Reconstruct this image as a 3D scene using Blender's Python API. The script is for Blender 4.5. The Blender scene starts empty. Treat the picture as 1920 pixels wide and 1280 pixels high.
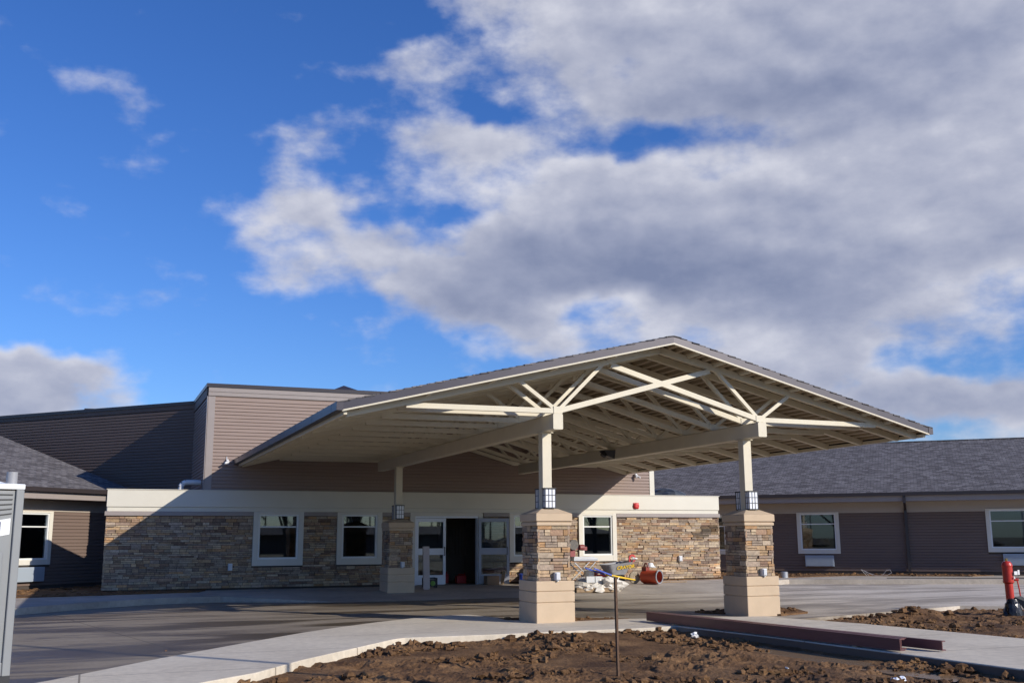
import bpy, math, random
from mathutils import Vector, Matrix, noise
R_ = math.radians
random.seed(7)
sc = bpy.context.scene
COL = sc.collection

# ------------------------------------------------------------------ camera
cam_d = bpy.data.cameras.new('camera'); cam = bpy.data.objects.new('camera', cam_d); COL.objects.link(cam)
sc.camera = cam
cam_d.sensor_width = 36.0; cam_d.lens = 1948.03*36/1920; cam_d.clip_start = .1; cam_d.clip_end = 3000
_p, _r, _y = 0.187425812, -5.19738133e-03, 0.381527953
def _cam_matrix():
    cy, sy, cp, sp, cr, sr = math.cos(_y), math.sin(_y), math.cos(_p), math.sin(_p), math.cos(_r), math.sin(_r)
    Ry = Matrix(((cy, -sy, 0), (sy, cy, 0), (0, 0, 1)))
    M = Matrix(((1, 0, 0), (0, sp, -cp), (0, cp, sp)))
    R2 = Matrix(((cr, -sr, 0), (sr, cr, 0), (0, 0, 1)))
    R = R2 @ M @ Ry
    rt, dn, fw = R[0], R[1], R[2]
    m = Matrix(((rt[0], -dn[0], -fw[0], 0), (rt[1], -dn[1], -fw[1], 0), (rt[2], -dn[2], -fw[2], 1.55), (0, 0, 0, 1)))
    return m
cam.matrix_world = _cam_matrix()

# ------------------------------------------------------------------ light
SUNV = Vector((1.0, -1.31, .725)).normalized()
sun_d = bpy.data.lights.new('sun', 'SUN'); sun = bpy.data.objects.new('sun', sun_d); COL.objects.link(sun)
sun_d.energy = 4.6; sun_d.angle = R_(.5); sun_d.color = (1.0, .93, .82)
sun.rotation_euler = SUNV.to_track_quat('Z', 'Y').to_euler()
sun.location = SUNV*60
sc.view_settings.view_transform = 'Standard'; sc.view_settings.look = 'None'
sc.view_settings.exposure = 0.0; sc.view_settings.gamma = 1.0
try:
    sc.cycles.use_denoising = True
    sc.cycles.max_bounces = 8; sc.cycles.use_adaptive_sampling = True; sc.cycles.adaptive_threshold = .02; sc.cycles.adaptive_min_samples = 48
except Exception: pass

# ------------------------------------------------------------------ world: sky with clouds
world = bpy.data.worlds.new("World"); sc.world = world; world.use_nodes = True
def build_world():
    nt = world.node_tree; N = nt.nodes; L = nt.links; N.clear()
    def nd(t, **k):
        n = N.new(t)
        for a, b in k.items(): setattr(n, a, b)
        return n
    def math_(op, a, b=None, c=None, clamp=False):
        n = nd('ShaderNodeMath', operation=op, use_clamp=clamp)
        for i, v in enumerate((a, b, c)):
            if v is None: continue
            if isinstance(v, (int, float)): n.inputs[i].default_value = v
            else: L.new(v, n.inputs[i])
        return n.outputs[0]
    tc = nd('ShaderNodeTexCoord')
    sep = nd('ShaderNodeSeparateXYZ'); L.new(tc.outputs['Generated'], sep.inputs[0])
    az = math_('ARCTAN2', sep.outputs[0], sep.outputs[1])
    el = math_('ARCSINE', sep.outputs[2])
    azd = math_('MULTIPLY', az, 180/math.pi); eld = math_('MULTIPLY', el, 180/math.pi)
    comb = nd('ShaderNodeCombineXYZ'); L.new(azd, comb.inputs[0]); L.new(eld, comb.inputs[1])
    # clouds: (azimuth deg, elevation deg, half width, half height, weight)
    BL = CLOUDS
    gin = bpy.data.node_groups.new('cloud_field', 'ShaderNodeTree')
    gin.interface.new_socket('P', in_out='INPUT', socket_type='NodeSocketVector')
    gin.interface.new_socket('F', in_out='OUTPUT', socket_type='NodeSocketFloat')
    gin.interface.new_socket('G', in_out='OUTPUT', socket_type='NodeSocketFloat')
    gi = gin.nodes.new('NodeGroupInput'); go = gin.nodes.new('NodeGroupOutput')
    # distort
    nz = gin.nodes.new('ShaderNodeTexNoise'); nz.inputs['Scale'].default_value = .32; nz.inputs['Detail'].default_value = 2.5; nz.inputs['Roughness'].default_value = .6
    gin.links.new(gi.outputs[0], nz.inputs['Vector'])
    sb = gin.nodes.new('ShaderNodeVectorMath'); sb.operation = 'SUBTRACT'; sb.inputs[1].default_value = (.5, .5, .5); gin.links.new(nz.outputs['Color'], sb.inputs[0])
    ma = gin.nodes.new('ShaderNodeVectorMath'); ma.operation = 'MULTIPLY_ADD'; ma.inputs[1].default_value = (4.0, 2.6, 0); gin.links.new(sb.outputs[0], ma.inputs[0]); gin.links.new(gi.outputs[0], ma.inputs[2])
    # the blobs are summed on a coarse azimuth x elevation grid, three rows to a colour ramp
    spq = gin.nodes.new('ShaderNodeSeparateXYZ'); gin.links.new(ma.outputs[0], spq.inputs[0])
    A0, A1, E0, E1, NR, NA = -11.0, 61.0, 3.0, 34.5, 18, 31
    u = gin.nodes.new('ShaderNodeMapRange'); u.inputs['From Min'].default_value = A0; u.inputs['From Max'].default_value = A1; gin.links.new(spq.outputs[0], u.inputs['Value'])
    v = gin.nodes.new('ShaderNodeMapRange'); v.inputs['From Min'].default_value = E0; v.inputs['From Max'].default_value = E1; gin.links.new(spq.outputs[1], v.inputs['Value'])
    def fld(a, e):
        return sum(w*max(0., 1-math.hypot((a-ca)/rx, (e-ce)/ry)) for (ca, ce, rx, ry, w) in BL)
    def grid(func):
        acc = None
        for k in range(0, NR, 3):
            ra = gin.nodes.new('ShaderNodeValToRGB'); ra.color_ramp.interpolation = 'B_SPLINE'; gin.links.new(u.outputs[0], ra.inputs[0])
            el_ = ra.color_ramp.elements
            for i in range(NA):
                t = i/(NA-1)
                q = el_[0] if i == 0 else (el_[len(el_)-1] if i == NA-1 else el_.new(t)); q.position = t
                q.color = tuple(min(1., func(A0+(A1-A0)*t, E0+(E1-E0)*(k+j)/(NR-1))/3) for j in range(3))+(1,)
            rb = gin.nodes.new('ShaderNodeValToRGB'); rb.color_ramp.interpolation = 'EASE'; gin.links.new(v.outputs[0], rb.inputs[0])
            eb = rb.color_ramp.elements
            pts = [(k-1, (0,0,0,1)), (k, (1,0,0,1)), (k+1, (0,1,0,1)), (k+2, (0,0,1,1)), (k+3, (0,0,0,1))]
            pts = [(t/(NR-1), c) for t, c in pts if 0 <= t <= NR-1]
            eb[0].position = pts[0][0]; eb[0].color = pts[0][1]; eb[1].position = pts[-1][0]; eb[1].color = pts[-1][1]
            for t, c in pts[1:-1]: eb.new(t).color = c
            dt = gin.nodes.new('ShaderNodeVectorMath'); dt.operation = 'DOT_PRODUCT'; gin.links.new(ra.outputs[0], dt.inputs[0]); gin.links.new(rb.outputs[0], dt.inputs[1])
            m = gin.nodes.new('ShaderNodeMath'); m.operation = 'MULTIPLY_ADD'; m.inputs[1].default_value = 3.0; gin.links.new(dt.outputs['Value'], m.inputs[0])
            if acc is None: m.inputs[2].default_value = 0
            else: gin.links.new(acc, m.inputs[2])
            acc = m.outputs[0]
        return acc
    acc = grid(lambda a, e: min(1.25, fld(a, e))*max(0, min(1, (59.5-a)/3))*max(0, min(1, (34-e)/2))*max(0, min(1, (a+10.5)/1.5)))
    gacc = grid(lambda a, e: max(0., .13+sum(w*max(0., 1-math.hypot((a-ca)/rx, (e-ce)/ry)) for (ca, ce, rx, ry, w) in SHADE)))
    # billow noise added where blobs are
    n2 = gin.nodes.new('ShaderNodeTexNoise'); n2.inputs['Scale'].default_value = .30; n2.inputs['Detail'].default_value = 6.0; n2.inputs['Roughness'].default_value = .55
    s2 = gin.nodes.new('ShaderNodeVectorMath'); s2.operation = 'MULTIPLY'; s2.inputs[1].default_value = (.8, 1.35, 1); gin.links.new(gi.outputs[0], s2.inputs[0])
    gin.links.new(s2.outputs[0], n2.inputs['Vector'])
    m2 = gin.nodes.new('ShaderNodeMath'); m2.operation = 'MULTIPLY_ADD'; m2.inputs[1].default_value = 1.5; m2.inputs[2].default_value = -.72; gin.links.new(n2.outputs['Fac'], m2.inputs[0])
    ad = gin.nodes.new('ShaderNodeMath'); ad.operation = 'ADD'; gin.links.new(acc, ad.inputs[0]); gin.links.new(m2.outputs[0], ad.inputs[1])
    gin.links.new(ad.outputs[0], go.inputs[0])
    # relief: the same billows seen a little towards the sun
    s3 = gin.nodes.new('ShaderNodeVectorMath'); s3.operation = 'ADD'; s3.inputs[1].default_value = (.4, 1.1, .0); gin.links.new(s2.outputs[0], s3.inputs[0])
    n3 = gin.nodes.new('ShaderNodeTexNoise'); n3.inputs['Scale'].default_value = .30; n3.inputs['Detail'].default_value = 5.0; n3.inputs['Roughness'].default_value = .55
    gin.links.new(s3.outputs[0], n3.inputs['Vector'])
    df = gin.nodes.new('ShaderNodeMath'); df.operation = 'SUBTRACT'; gin.links.new(n3.outputs['Fac'], df.inputs[0]); gin.links.new(n2.outputs['Fac'], df.inputs[1])
    sg = gin.nodes.new('ShaderNodeMath'); sg.operation = 'MULTIPLY_ADD'; sg.inputs[1].default_value = .95; gin.links.new(df.outputs[0], sg.inputs[0])
    dn = gin.nodes.new('ShaderNodeMath'); dn.operation = 'MULTIPLY_ADD'; dn.inputs[1].default_value = .34; gin.links.new(ad.outputs[0], dn.inputs[0]); gin.links.new(gacc, dn.inputs[2])
    gin.links.new(dn.outputs[0], sg.inputs[2])
    gin.links.new(sg.outputs[0], go.inputs[1])
    g = nd('ShaderNodeGroup'); g.node_tree = gin; L.new(comb.outputs[0], g.inputs[0]); F0, F1 = g.outputs[0], g.outputs[1]
    mr = nd('ShaderNodeMapRange', interpolation_type='SMOOTHSTEP'); mr.inputs['From Min'].default_value = .16; mr.inputs['From Max'].default_value = .86; mr.inputs['To Max'].default_value = .97
    L.new(F0, mr.inputs['Value'])
    # shading: how much cloud lies between this point and the sunlit upper side
    sh = math_('MULTIPLY_ADD', F1, .86, -.01)
    cr = nd('ShaderNodeValToRGB'); L.new(sh, cr.inputs[0])
    e = cr.color_ramp.elements
    e[0].position = .1; e[0].color = CLW
    e[1].position = .95; e[1].color = CLG
    x = e.new(.38); x.color = CLM
    x = e.new(.64); x.color = CLN
    sky = nd('ShaderNodeTexSky', sky_type='NISHITA'); sky.sun_disc = False
    sky.sun_elevation = R_(23.7); sky.sun_rotation = R_(142.6); sky.air_density = 1.0; sky.dust_density = .35; sky.ozone_density = 2.2
    hs = nd('ShaderNodeHueSaturation'); hs.inputs['Saturation'].default_value = 1.18; hs.inputs['Value'].default_value = SKYV; L.new(sky.outputs[0], hs.inputs['Color'])
    mx = nd('ShaderNodeMix', data_type='RGBA'); L.new(mr.outputs[0], mx.inputs['Factor'])
    tn = nd('ShaderNodeMix', data_type='RGBA', blend_type='MULTIPLY'); tn.inputs['Factor'].default_value = 1; L.new(hs.outputs[0], tn.inputs[6]); tn.inputs[7].default_value = SKYT; L.new(tn.outputs[2], mx.inputs[6]); L.new(cr.outputs[0], mx.inputs[7])
    bg = nd('ShaderNodeBackground'); bg.inputs['Strength'].default_value = .1; L.new(mx.outputs[2], bg.inputs['Color'])
    out = nd('ShaderNodeOutputWorld'); L.new(bg.outputs[0], out.inputs[0])
# cloud colours are radiance / 0.1 (the background strength)
CLW = (7.2, 7.3, 8.1, 1); CLM = (4.8, 5.05, 6.2, 1); CLN = (3.3, 3.65, 5.0, 1); CLG = (2.1, 2.5, 3.9, 1)
SKYV = 1.06
# grey undersides (+) and sunlit faces (-) of the big clouds
SHADE = [(37,22.6,13,3.0,.55),(27,25.4,7,2.2,.25),(26,15.0,13,3.0,.6),(37,13.6,10,2.4,.45),(18.6,12.2,6,1.7,.35),(40,11.0,8,1.4,.3),(-3,6.4,7,1.3,.3),(44,6.0,8,1.5,.3),(46,25.5,8,2,.15),
 (23,19.8,4,1.5,-.45),(19.4,17.2,3.4,1.8,-.4),(38,20.0,10,1.8,-.4),(47,20,6,2.2,-.3),(31,28.7,9,1.8,-.3),(36,9.9,4,1.6,-.4),(-3.5,9.2,4,1.5,-.3),(27,12.4,4,1.1,-.25),(8,17,3,2,-.2),(50,27,6,2,-.2)]
SKYT = (.62, .86, 1.38, 1)
CLOUDS = [
 # upper right deck
 (26, 27.8, 7, 3.0, 1.3), (19.5, 28.6, 4.5, 2.0, 1.0), (33, 28.3, 8, 4.6, 1.4), (42, 26.5, 10, 5.6, 1.5), (50, 25, 9, 5.4, 1.4), (35, 24.4, 9, 3.2, 1.1), (44, 22.0, 10, 3.2, 1.1), (33.2, 22.2, 4.5, 1.9, .75), (36,33,14,6,1.0), (50,30,12,6,1.0),
 (24.6, 24.6, 4.6, 2.2, .9), (29.5, 23.6, 5, 2.0, .7), (16.0, 24.6, 4.8, 1.7, .95), (20, 24.6, 3, 1.3, .4),
 # wisps centre
 (17.5, 21.2, 4.6, 2.4, 1.1), (22.0, 21.4, 4.0, 2.0, .85), (20, 19.6, 4, 1.5, .4), (10.6, 21.2, 2.0, 2.4, .9), (9.0, 19.6, 2, 1.4, .6),
 # big middle cumulus
 (26.5, 19.6, 5, 2.6, 1.1), (21.6, 16.6, 4.8, 2.8, 1.45), (29, 17, 7, 4.2, 1.5), (36, 17.4, 8, 4.2, 1.5), (43, 18.0, 8, 4.6, 1.4), (49.5, 18, 6, 5.2, 1.3),
 (24, 14.4, 7, 2.4, 1.2), (34, 14.0, 9, 2.8, 1.3), (17.0, 14.3, 5.2, 2.3, 1.45), (13.2, 15.6, 3.6, 1.6, 1.25), (44, 13.4, 9, 3.0, 1.2), (50, 14.6, 5, 2.6, .8),
 (20.5, 12.2, 5.6, 2.1, 1.4), (37, 11.3, 9, 2.6, 1.1), (29.5, 12.0, 5, 1.8, .6), (45, 10.6, 5, 1.8, .7),
 # left scatter
 (7.6, 16.9, 2.8, 2.2, 1.35), (11.0, 18.0, 3.2, 1.5, 1.1), (9.8, 14.4, 3.2, 1.5, 1.0), (2.6, 12.8, 3.4, 1.4, .55), (-2.4, 12.6, 2.2, 1.0, .55), (-1.0, 23.0, 1.7, 1.6, .7), (.6, 21.0, 1.8, 1.6, .7),
 # low left cumulus
 (-4.0, 8.4, 4.6, 2.0, 1.5), (-.4, 7.8, 3.6, 1.6, 1.2), (-6, 7.2, 8, 2.2, 1.3), (13.5, 9.2, 1.6, 1.1, .6),
 # low right
 (23.5, 10.2, 4.4, 1.7, .9), (29, 9.0, 7, 2.2, 1.0), (38, 9.2, 5.0, 2.2, 1.3), (44, 6.6, 8, 2.4, 1.2), (49.5, 6.0, 5, 2.6, 1.1), (34, 7, 10, 2.8, 1.0),
]
build_world()

# ------------------------------------------------------------------ materials
MATS = {}
def mat(name, col, rough=.6, metal=0., spec=.5, var=0., vscale=3., bump=0., bscale=40., col2=None, stretch=(1, 1, 1), coat=0.):
    if name in MATS: return MATS[name]
    m = bpy.data.materials.new(name); m.use_nodes = True; MATS[name] = m
    nt = m.node_tree; N = nt.nodes; L = nt.links
    b = N['Principled BSDF']; b.inputs['Roughness'].default_value = rough; b.inputs['Metallic'].default_value = metal
    b.inputs['Specular IOR Level'].default_value = spec; b.inputs['Base Color'].default_value = (*col, 1)
    if coat: b.inputs['Coat Weight'].default_value = coat
    tc = N.new('ShaderNodeTexCoord'); mp = N.new('ShaderNodeMapping'); mp.inputs['Scale'].default_value = stretch
    L.new(tc.outputs['Object'], mp.inputs[0])
    if var or col2:
        nz = N.new('ShaderNodeTexNoise'); nz.inputs['Scale'].default_value = vscale; nz.inputs['Detail'].default_value = 6; nz.inputs['Roughness'].default_value = .6
        L.new(mp.outputs[0], nz.inputs['Vector'])
        cr = N.new('ShaderNodeValToRGB'); L.new(nz.outputs['Fac'], cr.inputs[0])
        c2 = col2 or tuple(c*(1-var) for c in col); c1 = col if col2 else tuple(min(1, c*(1+var)) for c in col)
        cr.color_ramp.elements[0].position = .3; cr.color_ramp.elements[0].color = (*c2, 1)
        cr.color_ramp.elements[1].position = .7; cr.color_ramp.elements[1].color = (*c1, 1)
        L.new(cr.outputs[0], b.inputs['Base Color'])
    if bump:
        nb = N.new('ShaderNodeTexNoise'); nb.inputs['Scale'].default_value = bscale; nb.inputs['Detail'].default_value = 5
        L.new(mp.outputs[0], nb.inputs['Vector'])
        bp = N.new('ShaderNodeBump'); bp.inputs['Strength'].default_value = bump; bp.inputs['Distance'].default_value = .01
        L.new(nb.outputs['Fac'], bp.inputs['Height']); L.new(bp.outputs[0], b.inputs['Normal'])
    return m

CREAM = mat('cream_paint', (.64, .60, .50), .5, var=.03, vscale=1.5)
CANOPY = mat('cream_steel_paint', (.66, .595, .455), .5, var=.05, vscale=2.5)
TRIMW = mat('window_trim_cream', (.66, .62, .53), .5, var=.03)
VINYL = mat('white_vinyl', (.74, .74, .71), .35)
TAUPE = mat('taupe_siding', (.30, .225, .19), .6, spec=.2, var=.05, vscale=2, bump=.15, bscale=60, stretch=(.3, .3, 3))
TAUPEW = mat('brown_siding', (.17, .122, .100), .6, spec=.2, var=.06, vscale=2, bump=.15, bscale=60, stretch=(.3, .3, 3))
TAUPET = mat('taupe_trim', (.30, .255, .232), .45, var=.04)
FRIEZE = mat('tan_frieze', (.40, .34, .28), .6, var=.03)
COPING = mat('dark_brown_metal', (.045, .037, .040), .35, metal=.2)
DECK = mat('shade_toned_deck', (.34, .27, .185), .6, var=.06, vscale=2)  # cream paint darkened, with the under-roof shade put into its colour
GUTTER = mat('gutter_metal', (.045, .035, .035), .35, metal=.2)
RAKE = mat('purple_grey_metal', (.070, .062, .072), .38, metal=.35, var=.1, vscale=.8)
PRECAST = mat('precast_buff', (.56, .425, .285), .8, var=.05, vscale=4, bump=.25, bscale=80)
BLACK = mat('black_metal', (.02, .02, .024), .4)
DARK = mat('plain_plaster', (.30, .25, .22), .8)
DARKF = mat('screed_floor', (.28, .25, .22), .6)
ALU = mat('white_aluminium', (.78, .81, .86), .3)
ALU_SHADE = mat('shaded_aluminium', (.30, .31, .36), .35, metal=.3)  # the white leaf's aluminium darkened, its shadow put into the colour
GREYBOX = mat('grey_plastic_box', (.62, .63, .64), .4)
PTAC = mat('painted_grille_grey', (.36, .41, .46), .5)
ORANGE = mat('orange_plastic', (.75, .11, .03), .5)
REDP = mat('red_hydrant_paint', (.52, .035, .022), .38, var=.12, vscale=8)
REDT = mat('red_tool_plastic', (.55, .03, .03), .4)
PRIMER = mat('red_oxide_primer', (.135, .048, .045), .42, var=.22, vscale=3, stretch=(2, .5, 2))
RUST = mat('rusty_steel', (.10, .055, .03), .8, var=.4, vscale=20)
WOOD = mat('weathered_wood', (.36, .25, .15), .75, var=.25, vscale=8)
GALV = mat('galvanised', (.45, .46, .48), .4, metal=.6, var=.1)
WBG = mat('wheelbarrow_grey', (.26, .26, .27), .5, var=.2, vscale=6)
YEL = mat('yellow_paint', (.80, .52, .02), .5)
BLUE = mat('blue_plastic', (.03, .08, .45), .5)
RUBBER = mat('rubber_black', (.025, .025, .025), .7)
MUDWHEEL = mat('muddy_rubber', (.30, .25, .18), .85, var=.3, vscale=20)
HEATER = mat('heater_orange_enamel', (.50, .07, .03), .35, var=.1, vscale=6)
WHITEP = mat('white_plastic', (.72, .72, .72), .35)
BAGM = mat('paper_bag', (.58, .53, .46), .7, var=.15, vscale=8)
FILM = mat('dusty_plastic_film', (.68, .64, .58), .35, var=.2, vscale=9, bump=.5, bscale=14)
CARD = mat('cardboard', (.30, .19, .11), .8)
TOILET = mat('grey_polyethylene', (.215, .225, .23), .45, var=.03, vscale=3)
TOILETR = mat('white_polyethylene', (.80, .82, .82), .3)
NAVY = mat('navy_print', (.02, .03, .09), .6)
MEMB = mat('grey_roof_membrane', (.35, .35, .34), .8, var=.1)
DGREEN = mat('green_tool_plastic', (.15, .35, .05), .5)
CLEAR = mat('crumpled_clear_film', (.72, .76, .86), .18, bump=.8, bscale=30)

def m_glass(name='window_glass', tint=(.55, .6, .62), refl=1.0):
    m = bpy.data.materials.new(name); m.use_nodes = True; nt = m.node_tree; N = nt.nodes; L = nt.links; N.clear()
    out = N.new('ShaderNodeOutputMaterial'); tr = N.new('ShaderNodeBsdfTransparent'); tr.inputs[0].default_value = (*tint, 1)
    gl = N.new('ShaderNodeBsdfGlossy'); gl.inputs['Roughness'].default_value = .015; gl.inputs['Color'].default_value = (.9, .95, 1, 1)
    fr = N.new('ShaderNodeFresnel'); fr.inputs['IOR'].default_value = 1.75
    m1 = N.new('ShaderNodeMath'); m1.operation = 'MULTIPLY'; m1.inputs[1].default_value = 1.25*refl; m1.use_clamp = True
    L.new(fr.outputs[0], m1.inputs[0]); mx = N.new('ShaderNodeMixShader'); L.new(m1.outputs[0], mx.inputs[0]); L.new(tr.outputs[0], mx.inputs[1]); L.new(gl.outputs[0], mx.inputs[2])
    L.new(mx.outputs[0], out.inputs[0]); return m
GLASS = m_glass()
LANTG = mat('opal_glass', (.82, .83, .86), .25)

def m_shingle():
    m = bpy.data.materials.new('asphalt_shingles'); m.use_nodes = True; nt = m.node_tree; N = nt.nodes; L = nt.links
    b = N['Principled BSDF']; b.inputs['Roughness'].default_value = .9; b.inputs['Specular IOR Level'].default_value = .2
    tc = N.new('ShaderNodeTexCoord')
    br = N.new('ShaderNodeTexBrick'); br.inputs['Scale'].default_value = 1; br.offset = .5
    br.inputs['Color1'].default_value = (.118, .106, .100, 1); br.inputs['Color2'].default_value = (.235, .218, .208, 1); br.inputs['Mortar'].default_value = (.05, .05, .06, 1)
    br.inputs['Brick Width'].default_value = .24; br.inputs['Row Height'].default_value = .14; br.inputs['Mortar Size'].default_value = .008; br.inputs['Bias'].default_value = -.1
    L.new(tc.outputs['Object'], br.inputs['Vector'])
    nz = N.new('ShaderNodeTexNoise'); nz.inputs['Scale'].default_value = 3.4; nz.inputs['Detail'].default_value = 9; nz.inputs['Roughness'].default_value = .8
    mp = N.new('ShaderNodeMapping'); mp.inputs['Scale'].default_value = (1.2, 3.6, 3.6); L.new(tc.outputs['Object'], mp.inputs[0]); L.new(mp.outputs[0], nz.inputs['Vector'])
    cr = N.new('ShaderNodeValToRGB'); cr.color_ramp.elements[0].position = .33; cr.color_ramp.elements[0].color = (.35, .35, .38, 1); cr.color_ramp.elements[1].position = .68; cr.color_ramp.elements[1].color = (1.5, 1.5, 1.55, 1)
    L.new(nz.outputs['Fac'], cr.inputs[0])
    mx = N.new('ShaderNodeMix'); mx.data_type = 'RGBA'; mx.blend_type = 'MULTIPLY'; mx.inputs['Factor'].default_value = 1
    L.new(br.outputs['Color'], mx.inputs[6]); L.new(cr.outputs[0], mx.inputs[7]); L.new(mx.outputs[2], b.inputs['Base Color'])
    bp = N.new('ShaderNodeBump'); bp.inputs['Strength'].default_value = .6; bp.inputs['Distance'].default_value = .01
    L.new(br.outputs['Fac'], bp.inputs['Height']); bp.invert = True; L.new(bp.outputs[0], b.inputs['Normal'])
    return m
SHING = m_shingle()

def m_stone():
    m = bpy.data.materials.new('ledger_stone'); m.use_nodes = True; nt = m.node_tree; N = nt.nodes; L = nt.links
    b = N['Principled BSDF']; b.inputs['Roughness'].default_value = .85; b.inputs['Specular IOR Level'].default_value = .25
    at = N.new('ShaderNodeAttribute'); at.attribute_name = 'stone_tint'
    tc = N.new('ShaderNodeTexCoord'); nz = N.new('ShaderNodeTexNoise'); nz.inputs['Scale'].default_value = 14; nz.inputs['Detail'].default_value = 8; nz.inputs['Roughness'].default_value = .7
    L.new(tc.outputs['Object'], nz.inputs['Vector'])
    cr = N.new('ShaderNodeValToRGB'); cr.color_ramp.elements[0].position = .3; cr.color_ramp.elements[0].color = (.62, .6, .6, 1); cr.color_ramp.elements[1].position = .7; cr.color_ramp.elements[1].color = (1.2, 1.17, 1.12, 1)
    L.new(nz.outputs['Fac'], cr.inputs[0])
    mx = N.new('ShaderNodeMix'); mx.data_type = 'RGBA'; mx.blend_type = 'MULTIPLY'; mx.inputs['Factor'].default_value = 1
    L.new(at.outputs['Color'], mx.inputs[6]); L.new(cr.outputs[0], mx.inputs[7]); L.new(mx.outputs[2], b.inputs['Base Color'])
    bp = N.new('ShaderNodeBump'); bp.inputs['Strength'].default_value = .7; bp.inputs['Distance'].default_value = .02; L.new(nz.outputs['Fac'], bp.inputs['Height']); L.new(bp.outputs[0], b.inputs['Normal'])
    return m
STONE = m_stone()
MORTAR = mat('dark_mortar', (.07, .055, .045), .95)

def m_concrete(name, base, dark, wet=None, joints=None, rot=0., soil_shade=False):
    m = bpy.data.materials.new(name); m.use_nodes = True; nt = m.node_tree; N = nt.nodes; L = nt.links
    b = N['Principled BSDF']; b.inputs['Roughness'].default_value = .8; b.inputs['Specular IOR Level'].default_value = .35
    tc = N.new('ShaderNodeTexCoord')
    n1 = N.new('ShaderNodeTexNoise'); n1.inputs['Scale'].default_value = .55; n1.inputs['Detail'].default_value = 8; n1.inputs['Roughness'].default_value = .62; n1.inputs['Distortion'].default_value = .6
    L.new(tc.outputs['Object'], n1.inputs['Vector'])
    cr = N.new('ShaderNodeValToRGB'); cr.color_ramp.elements[0].position = .36; cr.color_ramp.elements[0].color = (*dark, 1); cr.color_ramp.elements[1].position = .62; cr.color_ramp.elements[1].color = (*base, 1)
    L.new(n1.outputs['Fac'], cr.inputs[0])
    n2 = N.new('ShaderNodeTexNoise'); n2.inputs['Scale'].default_value = 9; n2.inputs['Detail'].default_value = 8; n2.inputs['Roughness'].default_value = .7
    L.new(tc.outputs['Object'], n2.inputs['Vector'])
    c2 = N.new('ShaderNodeValToRGB'); c2.color_ramp.elements[0].position = .3; c2.color_ramp.elements[0].color = (.82, .82, .82, 1); c2.color_ramp.elements[1].position = .7; c2.color_ramp.elements[1].color = (1.08, 1.08, 1.07, 1)
    L.new(n2.outputs['Fac'], c2.inputs[0])
    mx = N.new('ShaderNodeMix'); mx.data_type = 'RGBA'; mx.blend_type = 'MULTIPLY'; mx.inputs['Factor'].default_value = 1
    L.new(cr.outputs[0], mx.inputs[6]); L.new(c2.outputs[0], mx.inputs[7]); last = mx.outputs[2]
    if wet:
        # muddy film left by construction traffic, in long smears
        mp = N.new('ShaderNodeMapping'); mp.inputs['Rotation'].default_value = (0, 0, R_(wet[3])); mp.inputs['Scale'].default_value = (.16, .75, 1); L.new(tc.outputs['Object'], mp.inputs[0])
        n3 = N.new('ShaderNodeTexNoise'); n3.inputs['Scale'].default_value = 1.0; n3.inputs['Detail'].default_value = 7; n3.inputs['Roughness'].default_value = .6; n3.inputs['Distortion'].default_value = .8
        L.new(mp.outputs[0], n3.inputs['Vector'])
        mr = N.new('ShaderNodeMapRange'); mr.interpolation_type = 'SMOOTHSTEP'; mr.inputs['From Min'].default_value = wet[4]; mr.inputs['From Max'].default_value = wet[4]+.14
        L.new(n3.outputs['Fac'], mr.inputs['Value'])
        # dirtier on the left, west part of the drive
        sp = N.new('ShaderNodeSeparateXYZ'); L.new(tc.outputs['Object'], sp.inputs[0])
        xr = N.new('ShaderNodeMapRange'); xr.interpolation_type = 'SMOOTHSTEP'; xr.inputs['From Min'].default_value = 17.5; xr.inputs['From Max'].default_value = 9.5; xr.inputs['To Min'].default_value = .0; xr.inputs['To Max'].default_value = 1
        L.new(sp.outputs[0], xr.inputs['Value'])
        xq = N.new('ShaderNodeMapRange'); xq.inputs['To Min'].default_value = .62; xq.inputs['To Max'].default_value = 1.; L.new(xr.outputs[0], xq.inputs['Value']); mu = N.new('ShaderNodeMath'); mu.operation = 'MULTIPLY'; L.new(mr.outputs[0], mu.inputs[0]); L.new(xq.outputs[0], mu.inputs[1])
        m3 = N.new('ShaderNodeMix'); m3.data_type = 'RGBA'; L.new(mu.outputs[0], m3.inputs['Factor']); L.new(last, m3.inputs[6]); m3.inputs[7].default_value = (wet[0], wet[1], wet[2], 1)
        last = m3.outputs[2]
        # general darkening of the older slab to the left
        m4 = N.new('ShaderNodeMix'); m4.data_type = 'RGBA'; m4.blend_type = 'MULTIPLY'; L.new(xr.outputs[0], m4.inputs['Factor']); L.new(last, m4.inputs[6]); m4.inputs[7].default_value = (.45, .42, .38, 1); last = m4.outputs[2]
        rr = N.new('ShaderNodeMapRange'); rr.inputs['To Min'].default_value = .8; rr.inputs['To Max'].default_value = .38; L.new(mu.outputs[0], rr.inputs['Value']); L.new(rr.outputs[0], b.inputs['Roughness'])
    if joints:
        mp = N.new('ShaderNodeMapping'); mp.inputs['Rotation'].default_value = (0, 0, R_(rot)); L.new(tc.outputs['Object'], mp.inputs[0])
        bk = N.new('ShaderNodeTexBrick'); bk.offset = 0; bk.inputs['Scale'].default_value = 1; bk.inputs['Brick Width'].default_value = joints[0]; bk.inputs['Row Height'].default_value = joints[1]; bk.inputs['Mortar Size'].default_value = .012
        L.new(mp.outputs[0], bk.inputs['Vector'])
        m3 = N.new('ShaderNodeMix'); m3.data_type = 'RGBA'; m3.blend_type = 'MULTIPLY'; L.new(bk.outputs['Fac'], m3.inputs['Factor']); L.new(last, m3.inputs[6]); m3.inputs[7].default_value = (.45, .43, .42, 1); last = m3.outputs[2]
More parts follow.
